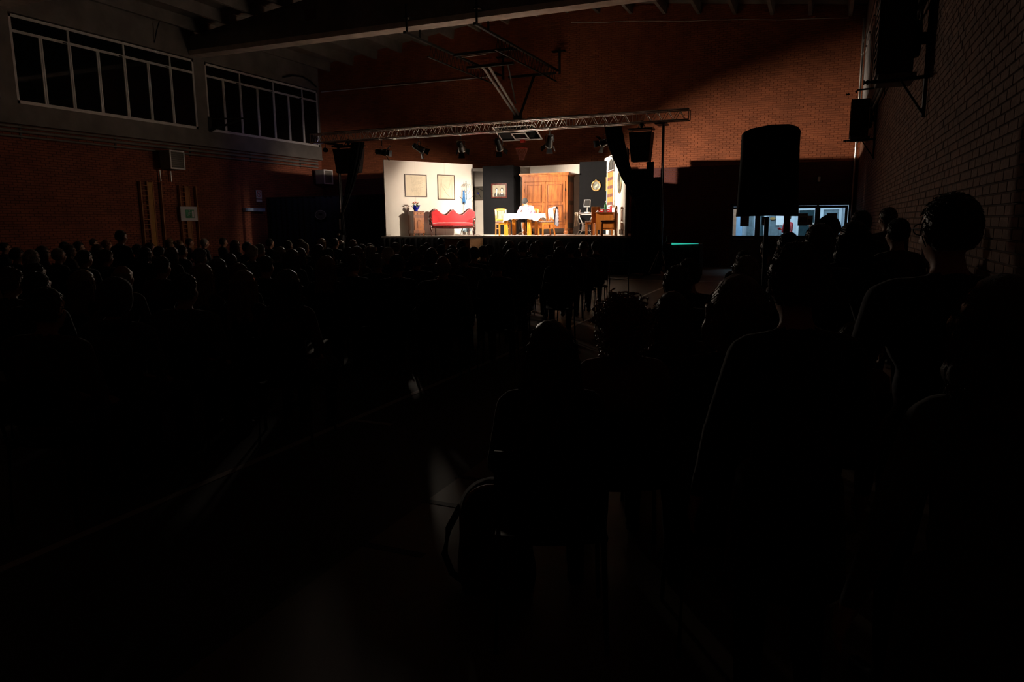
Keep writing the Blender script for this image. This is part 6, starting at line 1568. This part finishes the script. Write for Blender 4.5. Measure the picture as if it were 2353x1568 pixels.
def person_at(px, py, z, kind, rz):
    """floor position so that the crown projects to px,py at height z"""
    crown = atZ(px, py, z); hcn = BODY[kind][1]; base_h = hcn.z+.115; s = z/base_h
    off = Matrix.Rotation(rz, 3, 'Z')@V(hcn.x, hcn.y, 0)*s
    return V(crown.x-off.x, crown.y-off.y, 0), s
def chair_label(l):
    l = 'chair under the '+l.replace('seated ', '')
    while len(l.split()) > 16: l = l.rsplit(',', 1)[0] if ',' in l else ' '.join(l.split()[:16])
    return l
order = sorted(CROWD, key=lambda r: -r[1])
for (px, py, kind, hair, hcol, ccol, gl, label) in order:
    best = None
    for dz in [k*.01 for k in range(-13, 12)]:
        z = 1.31+dz; c = atZ(px, py, z)
        if not (0 < c.y < 19.5): continue
        rz = face_rz(c); p, s = person_at(px, py, z, kind, rz)
        if p.x < XLIM or p.y < 1.2: continue
        d = dist(p); cost = abs(dz)*3+max(0, .62-d)*9+max(0, p.y-17.5)*.6
        if best is None or cost < best[0]: best = (cost, p, s, rz)
    if best is None: continue
    _, p, s, rz = best; placed.append(V2(p))
    person(kind, hair, hcol, ccol, label, p, rz, s, gl, GROUP)
    seat_at(p+Matrix.Rotation(rz, 3, 'Z')@V(0, .05, 0), rz, chair_label(label))
for (px, py, z, kind, hair, hcol, ccol, gl, label) in NEAR:
    best = None
    for dz in [k*.01 for k in range(-14, 9)]:
        c = atZ(px, py, z+dz); rz = face_rz(c, .9 if px < 1600 else .8); p_, s_ = person_at(px, py, z+dz, kind, rz)
        if p_.x > XR-.42 or c.y < 0: continue
        cost = abs(dz)*2+max(0, .62-dist(p_))*9
        if best is None or cost < best[0]: best = (cost, p_, s_, rz)
    if best is None: continue
    _, p, s, rz = best; placed.append(V2(p))
    person(kind, hair, hcol, ccol, label, p, rz, s, gl, 'audience on the right of the aisle')
    seat_at(p+Matrix.Rotation(rz, 3, 'Z')@V(0, .05, 0), rz, chair_label(label))
for (px, py, Y, kind, hair, hcol, ccol, gl, label) in STAND:
    best = None
    for q in range(-14, 22):
        Yq = Y*(1+q*.02); c = atY(px, py, Yq)
        cost = abs(q)*.03+max(0, .60-dist(c))*9+max(0, c.x-(XR-.28))*30
        if best is None or cost < best[0]: best = (cost, Yq)
    Y = best[1]; c = atY(px, py, Y); rz = face_rz(c, .9); hcn = BODY[kind][1]; s = c.z/(hcn.z+.115)
    off = Matrix.Rotation(rz, 3, 'Z')@V(hcn.x, hcn.y, 0)*s
    p = V(c.x-off.x, c.y-off.y, 0); placed.append(V2(p))
    person(kind, hair, hcol, ccol, label, p, rz, s, gl, 'people standing along the right wall')
# the standing man at the left wall
c = atY(275, 530, 8.5); hcn = BODY['sm'][1]; person('sm', 's0', 'black', 'black', 'man standing behind the left block, rising above the seated heads', (c.x, c.y, 0), face_rz(c), c.z/(hcn.z+.115))
# empty chair at the end of the front row
p = atZ(1440, 690, 0); o = dup(chair_root, (p.x-.2, p.y+.1, 0), .25, 'empty black chair at the aisle end of the front row'); o['group'] = ''
del o['group']
# bag standing beside the nearest woman
pb = atZ(1108, 1392, 0); Q = V(pb.x, pb.y+.16, 0); top = atY(1130, 1100, Q.y).z
t = thing('shoulder_bag', 'dark rounded bag with a pale yellow rim, left of the nearest woman', 'bag', Q, .25)
def bagf(u, v):
    a = u*2*PI; c_, s_ = math.cos(a), math.sin(a); k = (1-max(0, (v-.55)/.45)**2.6*.93)**.5 if v > .55 else 1-.10*(.55-v)
    r = (abs(c_)**2.6+abs(s_)**2.6)**(-1/2.6); w_ = .17+.010*math.sin(v*9)+.007*math.sin(a*5+v*8); d_ = .105+.02*math.sin(v*PI)+.006*math.sin(a*7)
    return V(c_*r*w_*k, s_*r*d_*k, top*v)
mb = MB(); mb.grid(bagf, 60, 30); n_ = 61
mb.f.append(list(range(60))[::-1]); mb.m.append(0); mb.sm.append(False); mb.f.append([30*n_+i for i in range(60)]); mb.m.append(0); mb.sm.append(True)
o = mb.build('body', 'cloth', t); o.color = (.035, .022, .02, 1)
mb = MB(); mb.tube([(.125*math.cos(PI-q*PI/14)+.0, -.07, top*.80+.19*top*math.sin(q*PI/14)) for q in range(15)], .007, 6); mb.build('rim_piping', 'yellow_board', t)
mb = MB(); mb.bev((0, -.135, top*.33), (.24, .05, top*.42), .02); o = mb.build('front_pocket', 'cloth', t); o.color = (.03, .022, .02, 1)
mb = MB(); mb.tube([(-.16, 0, top*.75), (-.215, -.02, top*.55), (-.235, -.03, top*.32), (-.205, -.02, top*.14), (-.16, -.02, top*.08)], .016, 8); mb.build('strap', 'plastic_black', t)

# ---- the actor at the table, lobby people
def actor_mats(): return ['skin_pale', 'plaid_shirt', 'trousers', 'shoe_grey', 'eye', 'lips', 'whiteshirt']
mbx = seated(stocky=1.14, lean=.22, arms='table', voxel=.011, name='body', down=.55, hunch=.05, mats=actor_mats(), legs={-1: (V(-.15, .42, .52), V(-.20, .50, .10)), 1: (V(.16, .40, .52), V(.15, .30, .10))})
ame, ahc = mbx
for pl in ame.polygons:
    c = pl.center
    if pl.material_index == 1 and c.z > .60 and abs(c.x) < .05 and c.y > .06: pl.material_index = 6
    if pl.material_index == 3 and c.z > .085: pl.material_index = 6
ap = deck_at(1212, 24.72)
az = SZ+.001
t = thing('person', 'man in black beanie and plaid shirt bent over the clothed table on stage', 'person', (ap.x+.0, 24.74, az), PI+.0)
link('body', ame, t)
bm_ = MB()
b = MB().ell((0, -.004, .032), (.096, .120, .126), 30, 22, 0, lambda d: 1 if d.z > -.15 else .8); bm_.add(b.v, b.f, 0, True)
bm_.tube([(.095*math.cos(k*PI/12), .119*math.sin(k*PI/12)-.004, .012) for k in range(24)], .012, 6, closed=True)
o = bm_.build('beanie', 'beanie', t); o.location = ahc; o.rotation_euler = (-.55, 0, 0)
o = link('glasses', GL, t); o.location = ahc; o.rotation_euler = (-.55, 0, 0)
# papers and small things on the table
tzz = SZ+.001+.765
o = MB().bev((0, 0, .004), (.30, .21, .006), .002).build('paper_sheet', 'paper_white'); o.location = (ap.x-.02, 24.2, tzz); tag(o, 'white sheet on the table in front of the man in the beanie', 'paper')
# lobby: red jacket person, white-haired person
BODY['lm'] = BODY['smb']
c = atY(1812, 492, 28.6); hcn = BODY['sm'][1]
t = person('sm', 's0', 'brown', 'black', 'person in a red jacket standing in the lit lobby', (c.x, c.y, 0), 1.0, (c.z-.0)/(hcn.z+.115)); t.children[0].color = (.60, .012, .03, 1)
c = atY(1866, 512, 28.3)
t = person('sf', 'bob', 'white', 'navy', 'white-haired person in a dark jacket in the lit lobby', (c.x, c.y, 0), 2.2, (c.z)/(BODY['sf'][1].z+.115))

# ------------------------------------------------------------------ wall equipment
def fan_heater(label, c, face, w=.62, h=.62, d=.45, pale=True):
    """box unit with louvred front; face = +1 front looks along +x, -1 along -x"""
    t = thing('fan_heater', label, 'heater', c); m = 'white_frame' if pale else 'black_metal'
    mb = MB(); mb.bev((0, 0, 0), (d, w, h), .02); mb.build('casing', 'concrete' if pale else 'black_metal', t)
    mb = MB(); x = face*(d/2+.012); f = .045
    for y0, y1, z0, z1 in ((-w/2, w/2, h/2-f, h/2), (-w/2, w/2, -h/2, -h/2+f), (-w/2, -w/2+f, -h/2+f, h/2-f), (w/2-f, w/2, -h/2+f, h/2-f)): mb.bx(x-.015, x+.015, y0, y1, z0, z1)
    mb.build('front_frame', m, t)
    if pale:
        for y in (-.2, .2): mb = MB(); mb.tube([(-d/2, y, .2), (-.385, y, .2), (-.385, y, -.25), (-d/2+.1, y, -h/2-.01)], .015, 6); mb.build('wall_bracket', 'black_metal', t)
    for k in range(8):
        z = -h/2+f+(k+.5)*(h-2*f)/8; mb = MB(); mb.box((x, 0, z), (.03, w-2*f, .012), 0, 0, Matrix.Rotation(.6*face, 3, 'Y')); mb.build('louvre', 'concrete' if pale else 'black_metal', t)
    return t
hl = atX(406, 370, -20.25); fan_heater('pale-framed fan heater on the left wall above the second ladder', (-20.52, 18.85, 3.86), 1)
fan_heater('pale-framed fan heater in the left corner behind the lifting tower', (-20.42, 27.0, 3.72), 1)
for (y, z) in ((18.55, 3.35), (19.0, 3.35)):
    mb = MB(); mb.cyl((XL+.10, y, z+.17), (XL+.10, y, z-.15), .02, 8); mb.lathe((XL+.10, y, z-.2), [(.03, 0), (.03, .06)], 8); tag(mb.build('valve_pipe', 'steel'), '%s of two short valve pipes under the left wall heater' % ('left' if y < 18.8 else 'right'), 'pipe')
# wall ladders
for (y0, y1, zt_, lb) in ((17.72, 18.55, 3.12, 'tall wooden climbing ladder with a yellow-brown board, left one on the left wall'), (19.32, 20.05, 3.05, 'wooden climbing ladder behind the exit sign on the left wall')):
    t = thing('wall_ladder', lb, 'ladder', (XL+.02, y0, 0)); w = y1-y0
    for y in (0, w*.36, w*.62, w):
        mb = MB(); mb.bx(.0, .10 if y in (0, w) else .06, y-.02, y+.02, 0, zt_); mb.build('upright', 'ladder_wood', t)
    for k in range(int(zt_/.16)):
        mb = MB(); mb.cyl((.055, .0, .1+k*.16), (.055, w*.36, .1+k*.16), .014, 8); mb.build('rung', 'ladder_wood', t)
    mb = MB(); mb.bx(.01, .05, w*.38, w*.60, 0, zt_-.02); mb.build('board', 'yellow_board' if 'yellow' in lb else 'ladder_wood', t)
# exit sign
p0, p1 = atX(415, 475, -20.72), atX(456, 508, -20.72)
y0, y1, z1, z0 = p0.y, p1.y, atX(435, 475, -20.72).z, atX(435, 508, -20.72).z
t = thing('exit_sign', 'white sign with green running figure on the left wall over the second ladder', 'sign', (-20.74, (y0+y1)/2, (z0+z1)/2)); w, h = y1-y0, z1-z0
mb = MB(); mb.bx(-.012, 0.0, -w/2, w/2, -h/2, h/2); mb.build('plate', 'sign_white', t)
mb = MB(); mb.bx(0.0, .004, -w*.22, w*.30, -h*.30, h*.28); mb.build('green_field', 'sign_green', t)
mb = MB()
F = lambda pts, r: mb.tube([(.008, a*w, b_*h) for a, b_ in pts], r, 5)
mb.ell((.006, .02*w, .20*h), (.004, .022, .022), 8, 6)
F([(.02, .13), (-.02, -.02)], .016); F([(-.02, -.02), (.05, -.10), (.04, -.24)], .011); F([(-.02, -.02), (-.08, -.12), (-.15, -.13)], .011); F([(.02, .12), (.09, .06), (.12, .10)], .008); F([(.02, .12), (-.05, .08), (-.07, .0)], .008)
mb.bx(.004, .008, .16*w, .27*w, -.26*h, .22*h)
mb.build('running_figure', 'sign_white', t); t.children[-1]['kind'] = 'stuff'
# no smoking sign
p0, p1 = atX(588, 437, -20.86), atX(602, 457, -20.86); w = p1.y-p0.y; h = p0.z-p1.z
t = thing('no_smoking_sign', 'small white no-smoking sign left of the black backdrop', 'sign', (-20.86, (p0.y+p1.y)/2, (p0.z+p1.z)/2))
mb = MB(); mb.bx(-.008, 0, -w/2, w/2, -h/2-.0, h/2); mb.build('plate', 'sign_white', t)
mb = MB(); r = w*.36; mb.tube([(.004, r*math.cos(k*PI/10), .02+r*math.sin(k*PI/10)) for k in range(20)], .010, 5, closed=True); mb.tube([(.005, -r*.7, .02+r*.7), (.005, r*.7, .02-r*.7)], .009, 5); mb.build('red_ring', 'hoop_red', t); t.children[-1]['kind'] = 'stuff'
mb = MB(); mb.bx(0, .004, -r*.75, r*.5, .01, .03); mb.tube([(.004, r*.45, .035), (.004, r*.5, .06), (.004, r*.35, .08)], .004, 4); mb.build('cigarette', 'ink', t); t.children[-1]['kind'] = 'stuff'
mb = MB(); mb.bx(-.008, 0, -w/2, w/2, -h/2-.14, -h/2-.03); mb.build('lower_plate', 'sign_white', t)
# pale blue shelf edge
p0, p1 = atX(561, 482, -20.8), atX(606, 482, -20.8)
mb = MB(); mb.bev((-20.79, (p0.y+p1.y)/2, p0.z), (.14, p1.y-p0.y, .13), .01); tag(mb.build('light_strip', 'blue_shelf'), 'pale bluish horizontal strip fixed to the left wall beside the backdrop', 'fixture')
# folded wall bracket by the windows (left wall)
t = thing('wall_bracket', 'black folded steel bracket sticking out between the two left windows', 'bracket', (XL, 20.7, 5.4))
q0 = atX(478, 268, XL+.06)
for a, b_ in (((.06, .25, .10), (1.35, .9, .12)), ((.06, .26, -.33), (.9, .75, .05)), ((.06, .35, -.30), (.95, .85, .06))):
    mb = MB(); mb.cyl(a, b_, .028, 8); mb.build('arm', 'black_metal', t)
mb = MB(); mb.bx(.045, .07, .22, .38, -.36, .18); mb.build('wall_plate', 'black_metal', t)
# cable looping down from roof
mb = MB(); pts = [atX(436, 0, -19.6), atX(408, 8, -19.9), atX(381, 18, -20.2), atX(368, 42, -20.5), atX(360, 70, -20.75), atX(355, 98, -20.82)]
mb.tube(pts, .018, 6); tag(mb.build('hanging_cable', 'plastic_black'), 'black cable looping from the roof ribs down to the first left window', 'cable')
mb = MB(); pts = [atX(650, 178, -20.8), atX(672, 174, -20.7), atX(695, 176, -20.7), atX(712, 186, -20.75), atX(727, 200, -20.8)]
mb.tube(pts, .03, 6); tag(mb.build('bundled_cable', 'plastic_black'), 'dark cable bundle sagging over the top of the second left window', 'cable')
# the two suspended units on the right wall with tube brackets
for (Y, z0, lb) in ((19.4, 3.52, 'farther dark fan heater on tube brackets on the right wall'), (10.2, 3.30, 'nearer large dark fan heater high at the top right, pale lower rim')):
    c = V(.70, Y, z0+.46)
    t = fan_heater(lb, c, -1, .62, .84, .36, False)
    mb = MB(); mb.bev((0.02, 0, -.455), (.40, .66, .06), .01); mb.build('lower_rim', 'concrete', t)
    mb = MB(); mb.tube([(-.26, -.40, -.52), (.0, -.40, -.52), (.36, -.40, -.50)], .022, 8); mb.build('bracket_tube', 'black_metal', t)
    mb = MB(); mb.tube([(-.14, -.40, .55), (-.10, -.40, .60), (.36, -.40, .62)], .020, 8); mb.build('bracket_tube', 'black_metal', t)
    mb = MB(); mb.cyl((.31, -.40, -.95), (.31, -.40, .65), .022, 8); mb.build('bracket_post', 'black_metal', t)
    mb = MB(); mb.cyl((.05, -.40, -.52), (.31, -.40, -.92), .014, 6); mb.build('bracket_brace', 'black_metal', t)
    for z in (-.52, .52): mb = MB(); mb.lathe((-.26, -.40, z), [(.012, 0), (.03, .03), (.012, .06), (.028, .065), (.028, .075)], 8, axis=(-1, 0, 0)); mb.build('wing_screw', 'black_metal', t)
    mb = MB(); mb.lathe((.20, 0, .0), [(.22, 0), (.20, .06), (.07, .07), (.07, .13)], 18, axis=(1, 0, 0)); mb.build('motor', 'black_metal', t)
# missing-plaster scars on the right wall

t = thing('small_lamp', 'added unseen lamp fixture under the near roof beam', 'lamp', (-15.5, 7.45, 7.25))  # invented fixture, out of view, added to go with the warm fill
mb = MB(); mb.lathe((0, 0, 0), [(.10, .0), (.12, .05), (.12, .30), (.1, .33)], 16); mb.build('housing', 'black_metal', t)
mb = MB(); mb.lathe((0, 0, -.12), [(.05, 0), (.08, .04), (.09, .12)], 16); mb.build('globe', 'clear_glass', t)
